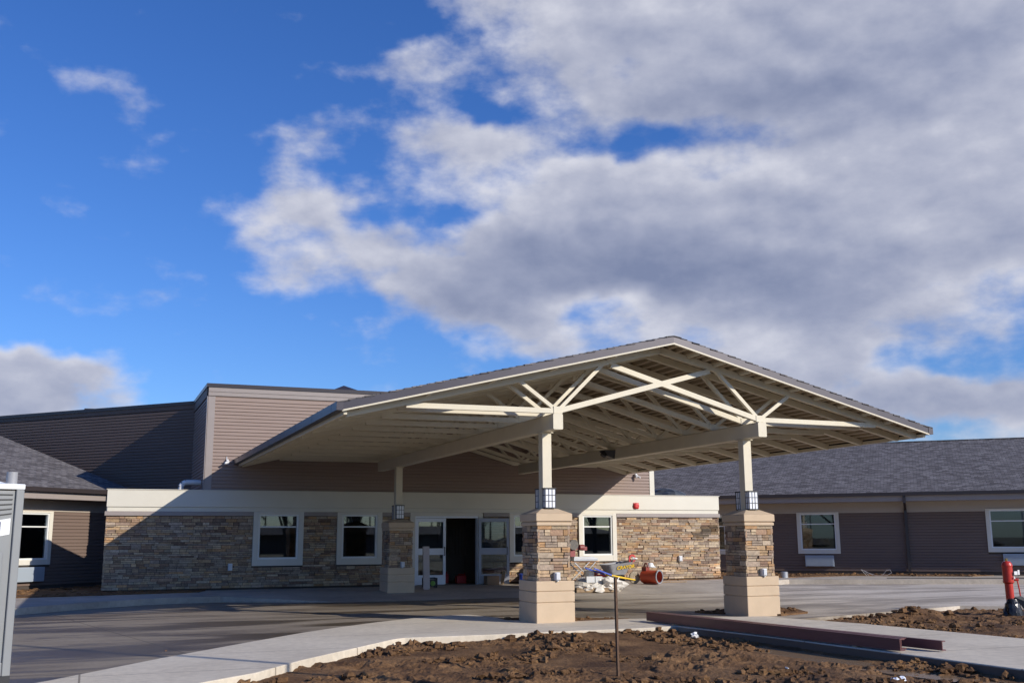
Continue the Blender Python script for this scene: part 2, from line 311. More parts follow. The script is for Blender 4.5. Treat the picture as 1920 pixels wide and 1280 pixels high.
    if soil_shade:       # soil and shade painted dark on the edge that faces the bed
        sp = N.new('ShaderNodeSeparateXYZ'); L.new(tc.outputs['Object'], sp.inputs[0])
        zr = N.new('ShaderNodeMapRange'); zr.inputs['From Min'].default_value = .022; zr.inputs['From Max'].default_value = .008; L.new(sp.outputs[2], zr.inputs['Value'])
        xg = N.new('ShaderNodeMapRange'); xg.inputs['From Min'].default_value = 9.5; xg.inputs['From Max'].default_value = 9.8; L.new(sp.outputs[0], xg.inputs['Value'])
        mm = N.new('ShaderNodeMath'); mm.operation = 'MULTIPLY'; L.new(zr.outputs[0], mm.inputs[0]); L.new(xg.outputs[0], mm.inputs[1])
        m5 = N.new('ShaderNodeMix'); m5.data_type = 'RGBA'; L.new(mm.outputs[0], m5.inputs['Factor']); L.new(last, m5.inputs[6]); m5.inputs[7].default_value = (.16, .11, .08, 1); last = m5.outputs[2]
    L.new(last, b.inputs['Base Color'])
    bp = N.new('ShaderNodeBump'); bp.inputs['Strength'].default_value = .25; bp.inputs['Distance'].default_value = .006; L.new(n2.outputs['Fac'], bp.inputs['Height']); L.new(bp.outputs[0], b.inputs['Normal'])
    return m
CONC_D = m_concrete('drive_concrete', (.66, .585, .485), (.56, .49, .405), wet=(.21, .165, .115, 8, .445), joints=(4.6, 4.6), rot=-12)
CONC_S = m_concrete('pale_concrete', (.68, .60, .475), (.59, .515, .405), joints=(60, 1.9), rot=0, soil_shade=True)
CONC_W = m_concrete('side_walk_concrete', (.50, .44, .365), (.36, .31, .255))

def m_dirt():
    m = bpy.data.materials.new('clay_soil'); m.use_nodes = True; nt = m.node_tree; N = nt.nodes; L = nt.links
    b = N['Principled BSDF']; b.inputs['Roughness'].default_value = .85; b.inputs['Specular IOR Level'].default_value = .3
    tc = N.new('ShaderNodeTexCoord')
    n1 = N.new('ShaderNodeTexNoise'); n1.inputs['Scale'].default_value = 1.3; n1.inputs['Detail'].default_value = 10; n1.inputs['Roughness'].default_value = .7
    L.new(tc.outputs['Object'], n1.inputs['Vector'])
    cr = N.new('ShaderNodeValToRGB'); e = cr.color_ramp.elements; e[0].position = .32; e[0].color = (.065, .032, .015, 1); e[1].position = .74; e[1].color = (.32, .185, .085, 1); x = e.new(.5); x.color = (.16, .085, .037, 1)
    L.new(n1.outputs['Fac'], cr.inputs[0])
    n2 = N.new('ShaderNodeTexNoise'); n2.inputs['Scale'].default_value = 25; n2.inputs['Detail'].default_value = 6; n2.inputs['Roughness'].default_value = .75
    L.new(tc.outputs['Object'], n2.inputs['Vector'])
    c2 = N.new('ShaderNodeValToRGB'); c2.color_ramp.elements[0].position = .3; c2.color_ramp.elements[0].color = (.6, .6, .6, 1); c2.color_ramp.elements[1].position = .72; c2.color_ramp.elements[1].color = (1.3, 1.28, 1.25, 1)
    L.new(n2.outputs['Fac'], c2.inputs[0])
    mx = N.new('ShaderNodeMix'); mx.data_type = 'RGBA'; mx.blend_type = 'MULTIPLY'; mx.inputs['Factor'].default_value = 1
    L.new(cr.outputs[0], mx.inputs[6]); L.new(c2.outputs[0], mx.inputs[7]); L.new(mx.outputs[2], b.inputs['Base Color'])
    bp = N.new('ShaderNodeBump'); bp.inputs['Strength'].default_value = .9; bp.inputs['Distance'].default_value = .02; L.new(n2.outputs['Fac'], bp.inputs['Height']); L.new(bp.outputs[0], b.inputs['Normal'])
    return m
DIRT = m_dirt()
MUDW = mat('muddy_water', (.25, .165, .095), .22, spec=.35, var=.1, vscale=2)
BARK = mat('bark', (.09, .075, .06), .9, var=.2, vscale=6)
DEADG = mat('winter_grass', (.14, .12, .06), .95, var=.35, vscale=.7)

# ------------------------------------------------------------------ mesh helpers
class MB:
    def __init__(s, M=None): s.v = []; s.f = []; s.c = []; s.M = M; s.tint = None
    def add(s, vs, fs):
        o = len(s.v)
        for p in vs:
            p = Vector(p)
            s.v.append(s.M @ p if s.M else p)
        for f in fs: s.f.append([i+o for i in f]); s.c.append(s.tint)
    def box(s, x0, y0, z0, x1, y1, z1):
        s.add([(x0,y0,z0),(x1,y0,z0),(x1,y1,z0),(x0,y1,z0),(x0,y0,z1),(x1,y0,z1),(x1,y1,z1),(x0,y1,z1)],
              [(0,3,2,1),(4,5,6,7),(0,1,5,4),(1,2,6,5),(2,3,7,6),(3,0,4,7)])
    def frustum(s, cx, cy, z0, hx0, hy0, z1, hx1, hy1):
        s.add([(cx-hx0,cy-hy0,z0),(cx+hx0,cy-hy0,z0),(cx+hx0,cy+hy0,z0),(cx-hx0,cy+hy0,z0),(cx-hx1,cy-hy1,z1),(cx+hx1,cy-hy1,z1),(cx+hx1,cy+hy1,z1),(cx-hx1,cy+hy1,z1)],
              [(0,3,2,1),(4,5,6,7),(0,1,5,4),(1,2,6,5),(2,3,7,6),(3,0,4,7)])
    def bar(s, p, q, w, h, up=(0, 0, 1)):
        p, q = Vector(p), Vector(q); d = (q-p).normalized(); up = Vector(up)
        a = d.cross(up).normalized(); b = a.cross(d).normalized()
        vs = []
        for c in (p, q):
            for i, j in ((-1,-1),(1,-1),(1,1),(-1,1)): vs.append(c+a*(i*w/2)+b*(j*h/2))
        s.add(vs, [(0,1,2,3),(7,6,5,4),(0,4,5,1),(1,5,6,2),(2,6,7,3),(3,7,4,0)])
    def tube(s, p, q, r0, r1=None, n=12, cap=True):
        r1 = r0 if r1 is None else r1
        p, q = Vector(p), Vector(q); d = (q-p).normalized(); u = Vector((0,0,1)) if abs(d.z) < .9 else Vector((1,0,0))
        a = d.cross(u).normalized(); b = a.cross(d)
        vs = []
        for c, r in ((p, r0), (q, r1)):
            for k in range(n): t = 2*math.pi*k/n; vs.append(c+a*(math.cos(t)*r)+b*(math.sin(t)*r))
        fs = [(k, (k+1) % n, n+(k+1) % n, n+k) for k in range(n)]
        if cap: fs += [tuple(range(n-1, -1, -1)), tuple(range(n, 2*n))]
        s.add(vs, fs)
    def path(s, pts, r, n=8):
        for a, b in zip(pts[:-1], pts[1:]): s.tube(a, b, r, n=n)
    def lathe(s, prof, c=(0,0,0), n=24, axis='z'):
        vs = []; c = Vector(c)
        for (r, z) in prof:
            for k in range(n):
                t = 2*math.pi*k/n
                o = {'z': (r*math.cos(t), r*math.sin(t), z), 'x': (z, r*math.cos(t), r*math.sin(t)), 'y': (r*math.cos(t), z, r*math.sin(t))}[axis]
                vs.append(c+Vector(o))
        fs = []
        for i in range(len(prof)-1):
            for k in range(n): fs.append((i*n+k, i*n+(k+1) % n, (i+1)*n+(k+1) % n, (i+1)*n+k))
        s.add(vs, fs)
    def prism(s, poly, z0, z1):
        n = len(poly)
        s.add([(x, y, z0) for x, y in poly]+[(x, y, z1) for x, y in poly],
              [tuple(range(n-1, -1, -1)), tuple(range(n, 2*n))]+[(k, (k+1) % n, n+(k+1) % n, n+k) for k in range(n)])
    def blob(s, c, rx, ry, rz, seed=0, amp=.25, n=8, m=6):
        vs = []; c = Vector(c)
        for i in range(m+1):
            ph = math.pi*i/m
            for k in range(n):
                t = 2*math.pi*k/n; d = Vector((math.sin(ph)*math.cos(t), math.sin(ph)*math.sin(t), math.cos(ph)))
                q = 1+amp*noise.noise(d*1.7+Vector((seed*3.1, seed*1.7, seed)))*2
                vs.append(c+Vector((d.x*rx*q, d.y*ry*q, d.z*rz*q)))
        fs = []
        for i in range(m):
            for k in range(n): fs.append((i*n+k, (i+1)*n+k, (i+1)*n+(k+1) % n, i*n+(k+1) % n))
        s.add(vs, fs)
    def build(s, name, m, parent=None, org=None, smooth=False, bevel=0., local=False):
        me = bpy.data.meshes.new(name)
        if parent is not None and not local:
            inv = WM[parent.name].inverted()
            vs = [inv @ v for v in s.v]
        elif org is not None: vs = [v-Vector(org) for v in s.v]
        else: vs = s.v
        me.from_pydata([tuple(v) for v in vs], [], s.f)
        if any(c is not None for c in s.c):
            ca = me.color_attributes.new('stone_tint', 'FLOAT_COLOR', 'CORNER')
            i = 0
            for p, c in zip(me.polygons, s.c):
                c = c or (.3, .3, .3)
                for _ in p.loop_indices: ca.data[i].color = (*c, 1); i += 1
        me.materials.append(m); me.update(); me.validate()
        import bmesh
        bm = bmesh.new(); bm.from_mesh(me); bmesh.ops.recalc_face_normals(bm, faces=bm.faces); bm.to_mesh(me); bm.free()
        if smooth:
            for p in me.polygons: p.use_smooth = True
        o = bpy.data.objects.new(name, me); COL.objects.link(o)
        if parent is not None: o.parent = parent; WM[o.name] = WM[parent.name]
        else:
            o.location = org or (0, 0, 0); WM[o.name] = Matrix.Translation(Vector(org or (0, 0, 0)))
        if bevel:
            b = o.modifiers.new('bevel', 'BEVEL'); b.width = bevel; b.segments = 2; b.limit_method = 'ANGLE'
        return o
WM = {}
def thing(name, label, cat, loc=(0, 0, 0), rz=0., group=None):
    o = bpy.data.objects.new(name, None); COL.objects.link(o); o.location = loc; o.rotation_euler = (0, 0, rz)
    o.empty_display_size = .2
    WM[o.name] = Matrix.Translation(Vector(loc)) @ Matrix.Rotation(rz, 4, 'Z')
    o['label'] = label; o['category'] = cat
    if group: o['group'] = group
    return o
def tag(o, label, cat, group=None):
    o['label'] = label; o['category'] = cat
    if group: o['group'] = group
    return o
def struct(o, kind='structure'): o['kind'] = kind; return o
def dup(root, loc, rz, label, group=None):
    r = root.copy(); COL.objects.link(r); r.location = loc; r.rotation_euler = (0, 0, rz); r['label'] = label
    if group: r['group'] = group
    for ch in list(root.children):
        c = ch.copy(); COL.objects.link(c); c.parent = r
        for g in ch.children:
            d = g.copy(); COL.objects.link(d); d.parent = c
    return r

STONES = [(.45,.325,.21),(.52,.41,.28),(.38,.27,.18),(.48,.39,.29),(.36,.285,.22),(.27,.18,.13),(.50,.31,.165),(.42,.28,.19),(.55,.45,.33),(.39,.31,.24),(.30,.22,.17),(.51,.38,.24),(.43,.345,.27),(.50,.35,.21)]
TINT_PATCHES = [(20.05, 1.84, .45, .20, .30), (19.62, 1.66, .34, .18, .35), (20.15, .55, .28, .20, 1.5), (18.4, .45, .3, .12, 1.3)]
def stones(mb, x0, x1, z0, z1, rnd, holes=(), tint_patches=False, depth=.05, hmin=.045, hmax=.105, lmin=.12, lmax=.46, y0=0.):
    """ledger stones on the plane y = y0, facing -y (mb.M places them)"""
    z = z0
    while z < z1-.01:
        h = min(rnd.uniform(hmin, hmax), z1-z)
        x = x0
        while x < x1-.005:
            l = min(rnd.uniform(lmin, lmax), x1-x)
            if x1-(x+l) < .07: l = x1-x
            segs = [(x, x+l)]
            for (a, b, c, d) in holes:
                if z+h > c+.01 and z < d-.01:
                    ns = []
                    for (p, q) in segs:
                        if q <= a or p >= b: ns.append((p, q))
                        else:
                            if p < a: ns.append((p, a))
                            if q > b: ns.append((b, q))
                    segs = ns
            base = rnd.choice(STONES); k = rnd.uniform(.8, 1.15)
            for (p, q) in segs:
                if q-p < .02: continue
                rows = [(z, z+h)] if h < .085 or rnd.random() < .45 else [(z, z+h*.5), (z+h*.5, z+h)]
                for (za, zb) in rows:
                    kk = k*rnd.uniform(.88, 1.1)
                    if tint_patches:
                        for (sx_, sz_, srx, srz, f) in TINT_PATCHES:
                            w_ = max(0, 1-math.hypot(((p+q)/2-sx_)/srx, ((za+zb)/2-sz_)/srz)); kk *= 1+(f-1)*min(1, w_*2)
                    mb.tint = tuple(c*kk for c in base)
                    dd = depth*rnd.uniform(.4, 1.15); g = .005
                    mb.box(p+g, y0-dd, za+g, q-g, y0, zb-g)
            x += l
        z += h
    mb.tint = None
def panel(mb, x0, x1, z0, z1, ya, yb, holes=()):
    """solid wall slab between y=ya and y=yb with rectangular holes"""
    xs = sorted({x0, x1, *[h[0] for h in holes], *[h[1] for h in holes]}); zs = sorted({z0, z1, *[h[2] for h in holes], *[h[3] for h in holes]})
    for i in range(len(xs)-1):
        for j in range(len(zs)-1):
            cx, cz = (xs[i]+xs[i+1])/2, (zs[j]+zs[j+1])/2
            if any(h[0] < cx < h[1] and h[2] < cz < h[3] for h in holes): continue
            if cx < x0 or cx > x1 or cz < z0 or cz > z1: continue
            mb.box(xs[i], ya, zs[j], xs[i+1], yb, zs[j+1])
def siding(mb, x0, x1, z0, z1, e=.1016, holes=(), d=.027, y0=0.):
    n = max(1, round((z1-z0)/e)); e = (z1-z0)/n
    for i in range(n):
        za, zb = z0+i*e, z0+(i+1)*e
        segs = [(x0, x1)]
        for (a, b, c, dd) in holes:
            if zb > c+.005 and za < dd-.005:
                ns = []
                for (p, q) in segs:
                    if q <= a or p >= b: ns.append((p, q))
                    else:
                        if p < a: ns.append((p, a))
                        if q > b: ns.append((b, q))
                segs = ns
        for (p, q) in segs:
            zc, zd = za+.70*(zb-za), za+.80*(zb-za)
            mb.add([(p,y0,za),(q,y0,za),(q,y0-d,za),(p,y0-d,za),(q,y0-d*.72,zc),(p,y0-d*.72,zc),(q,y0-.003,zd),(p,y0-.003,zd),(q,y0-.002,zb),(p,y0-.002,zb)],
                   [(0,1,2,3),(3,2,4,5),(5,4,6,7),(7,6,8,9)])

# ------------------------------------------------------------------ ground
def pip(x, y, poly):
    c = False; j = len(poly)-1
    for i in range(len(poly)):
        xi, yi = poly[i]; xj, yj = poly[j]
        if (yi > y) != (yj > y) and x < (xj-xi)*(y-yi)/(yj-yi)+xi: c = not c
        j = i
    return c
mb = MB(); mb.add([(-1200,-1200,-.16),(1200,-1200,-.16),(1200,1500,-.16),(-1200,1500,-.16)], [(0,1,2,3)])
struct(mb.build('ground', DEADG))
ROADEDGE = [(-1.55,11.7),(-.32,13.11),(.98,14.95),(1.61,15.75),(2.4,16.75),(3.38,17.95),(4.2,18.8),(5.07,19.6),(6.0,20.3),(7.0,20.78),(7.35,20.75),(7.62,19.6),(8.75,18.75),(9.6,18.35),(12.5,17.75),(12.62,17.15)]
DRIVE = [(-40,4),(-8,5),(-3.2,9.4)]+ROADEDGE+[(18.5,18.83),(19.6,18.05),(28,12.5),(48,3),(60,6),(60,45),(-40,45)]
mb = MB(); mb.prism(DRIVE, -.2, 0.0); struct(mb.build('driveway', CONC_D))
DIRTEDGE = [(12.95,15.5),(13.23,12.24),(13.7,6),(14,1),(10.3,1),(10.22,6),(10.19,9.47),(10.11,11.28),(9.97,14.15),(9.70,16.44),(8.91,16.36),(7.9,16.38),(6.22,16.3),(4.72,16.36),(4.5,16.2),(2.65,13.94),(1.92,12.87),(1.2,12.2),(-1.0,9.4)]
WALK = [(-3.2,9.4)]+ROADEDGE[:-1]+[(12.55,17.15)]+DIRTEDGE
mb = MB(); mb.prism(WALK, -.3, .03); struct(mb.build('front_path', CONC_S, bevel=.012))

def dirt(name, x0, x1, y0, y1, step, hfun, avoid, clods, seed):
    nx, ny = int((x1-x0)/step), int((y1-y0)/step)
    mb = MB(); vs = []
    for j in range(ny+1):
        for i in range(nx+1):
            x = x0+(x1-x0)*i/nx; y = y0+(y1-y0)*j/ny
            vs.append((x, y, hfun(x, y)))
    fs = [(j*(nx+1)+i, j*(nx+1)+i+1, (j+1)*(nx+1)+i+1, (j+1)*(nx+1)+i) for j in range(ny) for i in range(nx)]
    mb.add(vs, fs)
    rnd = random.Random(seed); made = 0
    while made < clods:
        x, y = rnd.uniform(x0, x1), rnd.uniform(y0, y1)
        k = noise.noise(Vector((x*.8, y*.8, 3.3+seed)))
        if k < rnd.uniform(.0, .42) or any(pip(x, y, a) for a in avoid): continue
        if any(pip(x+dx, y+dy, a) for a in avoid for dx, dy in ((.08,0),(-.08,0),(0,.08),(0,-.08))): continue
        r = rnd.choice([.007,.009,.011,.014,.018,.022,.03,.045,.06])*rnd.uniform(.7, 1.3)
        mb.blob((x, y, hfun(x, y)+r*.25), r*rnd.uniform(.8,1.4), r*rnd.uniform(.8,1.4), r*rnd.uniform(.5,.9), seed=rnd.random()*50, amp=.5, n=6, m=4)
        made += 1
    return mb
def rough(x, y, s):
    p = Vector((x*s, y*s, 1.7))
    a = noise.fractal(p*.9, 1.0, 2.0, 6)
    b = noise.ridged_multi_fractal(p*2.1+Vector((9, 4, 0)), .9, 2.1, 5, 1.0, 2.0)
    c = noise.noise(Vector((x*.7+5, y*.7, 0)))
    rg = max(0.05, min(1, .38+2.6*c))
    return a*.026*(0.5+rg)+(b-.9)*.045*rg+noise.noise(p*7)*.014*(.4+rg)+abs(noise.noise(p*14))*.014*rg+noise.noise(p*26)*.006
def h1(x, y):
    edge = 0
    h = -.075+rough(x, y, 1.6)
    # low wet strip along the kerb on the right, heap near the column
    h -= .05*math.exp(-((x-9.55)/.42)**2)*(1 if y < 15.4 else max(0, 1-(y-15.4)))
    h += .10*math.exp(-((x-7.3)**2+(y-15.6)**2*1.3)/.5)+.06*math.exp(-((x-8.3)**2+(y-15.9)**2*3)/.6)
    h += .05*math.exp(-((x-6.4)**2+(y-14.2)**2)/.25)+.06*math.exp(-((x-8.4)**2+(y-12.6)**2)/.25)
    if pip(x, y, WALK): h = min(h, -.02)
    elif y > 16.1 or x > 10.0: h = min(h, .005)
    return h
o = dirt('bare_soil', -1.6, 10.3, 6.5, 16.5, .036, h1, [WALK], 6500, 3)
o = o.build('bare_soil', DIRT); struct(o, 'stuff'); o['label'] = 'lumpy brown clay soil in the foreground bed'; 
P2 = [(12.62,17.15),(12.95,15.5),(13.23,12.24),(13.7,6),(28,6),(28,12.5),(19.6,18.05),(18.5,18.83)]
def h2(x, y):
    h = -.085+rough(x, y, 1.3)*1.1
    h += .20*math.exp(-((x-15.6)**2*.35+(y-17.0)**2*2.2)/.35)+.06*math.exp(-((x-17.0)**2+(y-15.2)**2)/.8)+.05*math.exp(-((x-18.2)**2+(y-15.6)**2)/.6)
    h += .08*math.exp(-((x-15.2)**2+(y-14.6)**2)/.5)
    if not pip(x, y, P2): h = min(h, -.08)
    return h
NOT2 = [WALK, DRIVE]
o = dirt('soil_mound', 12.5, 22, 9.5, 18.9, .05, h2, NOT2, 2000, 5).build('soil_mound', DIRT); struct(o, 'stuff'); o['label'] = 'churned brown soil bed beyond the path, by the red hydrant'
mb = MB(); mb.prism([(9.05,15.0),(9.5,15.5),(9.95,15.0),(10.05,13.0),(10.15,10.8),(10.1,9.2),(9.5,9.3),(9.25,10.6),(9.1,12.4)], -.2, -.102)
struct(mb.build('muddy_puddle', MUDW))
# sidewalk slab along the building, with its kerb
KERB = [(-30,21.5),(-5,23.4),(-1.33,25.2),(-.4,26.2),(.5,27.0),(1.3,27.6),(2.2,27.95),(4,28.05),(10,28.1),(16.5,28.2),(20.6,29.4),(22.1,30.0),(25.5,28.1),(28.8,26.3),(34,23.3),(50,14)]
KL = [p for p in KERB if p[0] < 3]+[(3.2,28.0),(3.2,45),(-40,45),(-40,21)]; KR = [(19.2,31.0),(19.2,28.95)]+[p for p in KERB if p[0] > 20]+[(60,20),(60,45),(19.2,45)]
mb = MB(); mb.prism(KL, -.1, .15); mb.prism(KR, -.1, .15); mb.add([(3.2,28.0,.148),(6.0,26.6,.003),(6.0,29.2,.146),(6.0,45,.146),(3.2,45,.148),(3.2,28.0,-.1)], [(0,1,2),(0,2,3,4),(0,5,1)]); mb.add([(6.0,26.6,.003),(19.2,26.6,.003),(19.2,29.2,.146),(6.0,29.2,.146),(19.2,45,.146),(6.0,45,.146),(6.0,26.6,-.1),(19.2,26.6,-.1)], [(0,1,2,3),(3,2,4,5),(6,7,1,0)])
struct(mb.build('pavement', CONC_W))
# soil strips against the walls
mb2 = MB()
def strip(poly, z, seed):
    for (x, y) in poly: pass
def bed(name, pts, z, clods, seed, label):
    xs = [p[0] for p in pts]; ys = [p[1] for p in pts]
    mb = MB(); mb.prism(pts, .0, z)
    rnd = random.Random(seed); k = 0
    while k < clods:
        x, y = rnd.uniform(min(xs), max(xs)), rnd.uniform(min(ys), max(ys))
        if not pip(x, y, pts): continue
        r = rnd.uniform(.015, .07); mb.blob((x, y, z), r*1.5, r*1.3, r*.7, seed=rnd.random()*40, amp=.5, n=6, m=4); k += 1
    o = mb.build(name, DIRT); struct(o, 'stuff'); o['label'] = label
bed('soil_strip', [(-20,18),(-2.9,29.6),(.0,29.9),(2.2,29.6),(3.3,30.1),(3.6,31.5),(.4,31.5),(.4,36),(-1.82,33.78),(-20,17)] if 0 else [(-6,28.2),(-2.2,29.4),(.6,29.9),(2.9,30.4),(3.2,31.55),(.5,31.6),(.5,35.7),(-1.9,33.7),(-6,29.9)], .18, 160, 8, 'dark soil strip between the left walk and the brown siding')
bed('soil_strip', [(20.7,31.4),(23.2,31.3),(25.9,31.6),(29.2,29.0),(30.6,29.4),(23.3,36.2),(20.5,36.2),(20.5,31.7),(17.5,31.5),(17.8,31.25)], .175, 260, 9, 'soil and rubble strip along the right wing')

# ------------------------------------------------------------------ main building
W = 31.55
bld = thing('main_building', 'single storey entrance building of ledger stone with cream fascia and taupe sided upper storey', 'building', (.4, W, 0))
WIN = [(4.44,5.91),(6.92,8.31),(12.5,13.95),(14.96,16.35)]
holes = [(a+.18, b-.18, 1.02, 2.27) for a, b in WIN]+[(9.36, 11.45, .12, 2.20)]
mb = MB(Matrix.Translation((0, W, 0))); panel(mb, .45, 20.35, .1, 2.95, .0, .18, holes); mb.build('wall_core', MORTAR, bld)
mb = MB(Matrix.Translation((0, W, 0)))
vh = [(a, b, .8, 2.4) for a, b in WIN]+[(9.2, 11.6, .1, 2.4)]
stones(mb, .4, 20.36, .2, 2.24, random.Random(11), vh, depth=.06, tint_patches=True, lmax=.40)
mb.M = Matrix.Translation((.45, W, 0)) @ Matrix.Rotation(-math.pi/2, 4, 'Z'); stones(mb, -.32, .04, .2, 2.24, random.Random(12))
mb.M = Matrix.Translation((20.35, W, 0)) @ Matrix.Rotation(math.pi/2, 4, 'Z'); stones(mb, -.04, 5, .2, 2.24, random.Random(13))
mb.build('stone_veneer', STONE, bld)
# side walls and back of the low block
mb = MB(); mb.box(3.02, W+.18, .1, 3.2, 36.5, 2.95); mb.box(.45, W+.18, .1, 3.0, W+.3, 2.96); mb.box(20.15, W+.18, .1, 20.35, 38.5, 2.95); mb.box(3.2, 38.3, .1, 20.14, 38.5, 2.95); mb.build('side_wall', MORTAR, bld)
mb = MB(); mb.box(.40, W-.10, 2.49, 20.38, W+.0, 2.965); mb.box(.42, W-.07, 2.365, 20.36, W, 2.488)
mb.box(.37, W-.12, 2.965, 20.41, W+.3, 2.985)
mb.box(20.352, W+.002, 2.37, 20.40, 36.5, 2.963); mb.box(.40, W+.002, 2.37, .448, W+.32, 2.963)
mb.build('fascia', CREAM, bld, bevel=.004)
xs = [.36]+[v for a, b in WIN[:2] for v in (a, b)]+[9.2, 11.62]+[v for a, b in WIN[2:] for v in (a, b)]+[20.40]
for i in range(0, len(xs), 2):
    mb = MB(); mb.box(xs[i], W-.115, 2.245, xs[i+1], W, 2.363); mb.build('stone_cap_trim', TAUPET, bld, bevel=.004)
mb = MB(); mb.box(3.2, W+.18, 2.84, 20.15, 38.3, 2.90); mb.build('flat_roof', MEMB, bld)
mb = MB(); mb.box(3.2, W+.19, .1, 20.15, 38.29, .15); mb.build('floor', DARKF, bld)
mb = MB(); mb.box(3.21, 35.2, .15, 20.14, 35.3, 2.84)
for i in range(10): mb.box(11.2+i*.11, 34.9, 1.0, 11.26+i*.11, 34.93, 1.95)
mb.box(8.9, W+.2, .15, 8.96, 35.2, 2.83); mb.box(12.3, W+.2, .15, 12.36, 35.2, 2.83)
mb.build('inner_wall', DARK, bld)
for i, (a, b) in enumerate(WIN):
    z0, z1 = .81, 2.363
    mb = MB()
    panel(mb, a, b, z0, z1, W-.105, W-.02, [(a+.15, b-.15, z0+.19, z1-.07)])
    w = mb.build('window', TRIMW, bld, bevel=.004)
    mb = MB(); g0, g1, h0, h1_ = a+.15, b-.15, z0+.19, z1-.07
    panel(mb, g0, g1, h0, h1_, W-.075, W+.05, [(g0+.05, g1-.05, h0+.05, h1_-.05)])
    mb.box(g0+.05, W-.03, 1.91, g1-.05, W+.02, 1.95)
    mb.build('sash', VINYL, w)
    mb = MB(); mb.box(g0+.05, W+.0, h0+.05, g1-.05, W+.008, h1_-.05); mb.build('pane', GLASS, w)
# entrance doors
mb = MB(); mb.box(9.2, W-.09, .15, 9.36, W+.16, 2.363); mb.box(11.45, W-.09, .15, 11.6, W+.16, 2.363); mb.box(9.36, W-.09, 2.26, 11.45, W+.16, 2.363)
mb.build('door_surround', TRIMW, bld)
mb = MB(); mb.box(9.362, W-.05, .15, 9.40, W+.1, 2.2); mb.box(11.41, W-.05, .15, 11.448, W+.1, 2.2); mb.box(9.362, W-.07, 2.2, 11.448, W+.1, 2.258)
mb.build('door_frame', ALU, bld)
def door(M, m, width, label=None, hx=.9):
    mb = MB(M)
    panel(mb, 0, width, .17, 2.19, -.025, .025, [(.085, width-.085, 1.27, 2.08), (.085, width-.085, .46, 1.07)])
    d = mb.build('door', m, bld, bevel=.003)
    if label: d['label'] = label
    mb = MB(M); mb.box(.085, -.004, 1.27, width-.085, .004, 2.08); mb.box(.085, -.004, .46, width-.085, .004, 1.07); mb.build('pane', GLASS, d)
    mb = MB(M); mb.path([(hx, -.03, 1.30), (hx, -.09, 1.30), (hx, -.09, 1.06), (hx, -.03, 1.06)], .013); mb.build('handle', BLACK, d)
door(Matrix.Translation((9.405, W, 0)), ALU, .975, 'closed white door leaf', .92)
door(Matrix.Translation((11.43, W-.14, 0)) @ Matrix.Rotation(R_(-14), 4, 'Z'), ALU_SHADE, .975, 'swung open door leaf, shade in its colour', .90)

# upper storey
UY = W-.02
mb = MB(Matrix.Translation((0, UY, 0))); siding(mb, 3.2, 17.68, 2.97, 5.70)
mb.M = Matrix.Translation((3.0, UY, 0)) @ Matrix.Rotation(-math.pi/2, 4, 'Z'); siding(mb, -4.1, -.06, 2.6, 5.70)
TWM = Matrix.Translation((3.03, 35.69, 0)) @ Matrix.Rotation(R_(133), 4, 'Z')   # local x runs back-left; the visible side is local +y
TWM = TWM @ Matrix.Scale(-1, 4, (0, 1, 0))
mb.build('siding', TAUPE, bld)
mb = MB(TWM); siding(mb, 0, 16, 2.4, 5.82); mb.build('siding', TAUPEW, bld)['label'] = 'darker siding of the tall wall set back on the left'
mb = MB(); mb.box(2.99, UY-.03, 2.97, 3.2, UY, 5.72); mb.box(2.97, UY-.03, 2.97, 3.0, UY+.12, 5.72)
mb.box(3.0, UY-.028, 5.74, 17.80, UY, 5.86); mb.box(3.0, UY-.045, 5.86, 17.82, UY, 5.99)
mb.build('fascia_board', TAUPET, bld)
mb = MB(); mb.box(2.965, UY+.121, 5.72, 3.0, 35.7, 5.99)
mb.M = TWM; mb.box(.02, -.03, 5.84, 16, 0, 5.98)
mb.build('fascia_board', TAUPEW, bld)
mb = MB(); mb.box(17.68, UY-.035, 2.97, 17.86, UY+.10, 5.74); mb.build('corner_board', CREAM, bld)
mb = MB(); mb.box(2.94, UY-.07, 5.99, 17.9, UY+.25, 6.10); mb.box(2.94, UY+.25, 5.99, 3.2, 35.75, 6.10); mb.M = TWM; mb.box(-.05, -.06, 5.98, 16, .2, 6.09)
mb.build('coping', COPING, bld)
# solid mass behind the upper siding
mb = MB(); mb.prism([(3.0, UY+.001), (17.84, UY+.001), (17.84, 44), (3.03-.682*16, 44), (3.03-.682*16+.02, 35.69+.731*16+.001), (3.04, 35.7)] if 0 else [(3.01, UY+.001), (17.84, UY+.001), (17.84, 46), (-7.0, 47.1), (3.03+.01, 35.69+.01)], 2.95, 5.97)
mb.build('upper_wall_core', TAUPEW, bld)
mb = MB(); mb.add([(6.2,33.5,5.98),(9.4,33.5,5.98),(9.4,36.5,5.98),(6.2,36.5,5.98),(7.8,35,6.75)], [(0,1,4),(1,2,4),(2,3,4),(3,0,4),(0,3,2,1)])
mb.build('roof_light', COPING, bld)
mb = MB(); mb.box(-.45, 40.0, 6.0, -.12, 40.3, 6.21); mb.build('roof_hatch', COPING, bld)
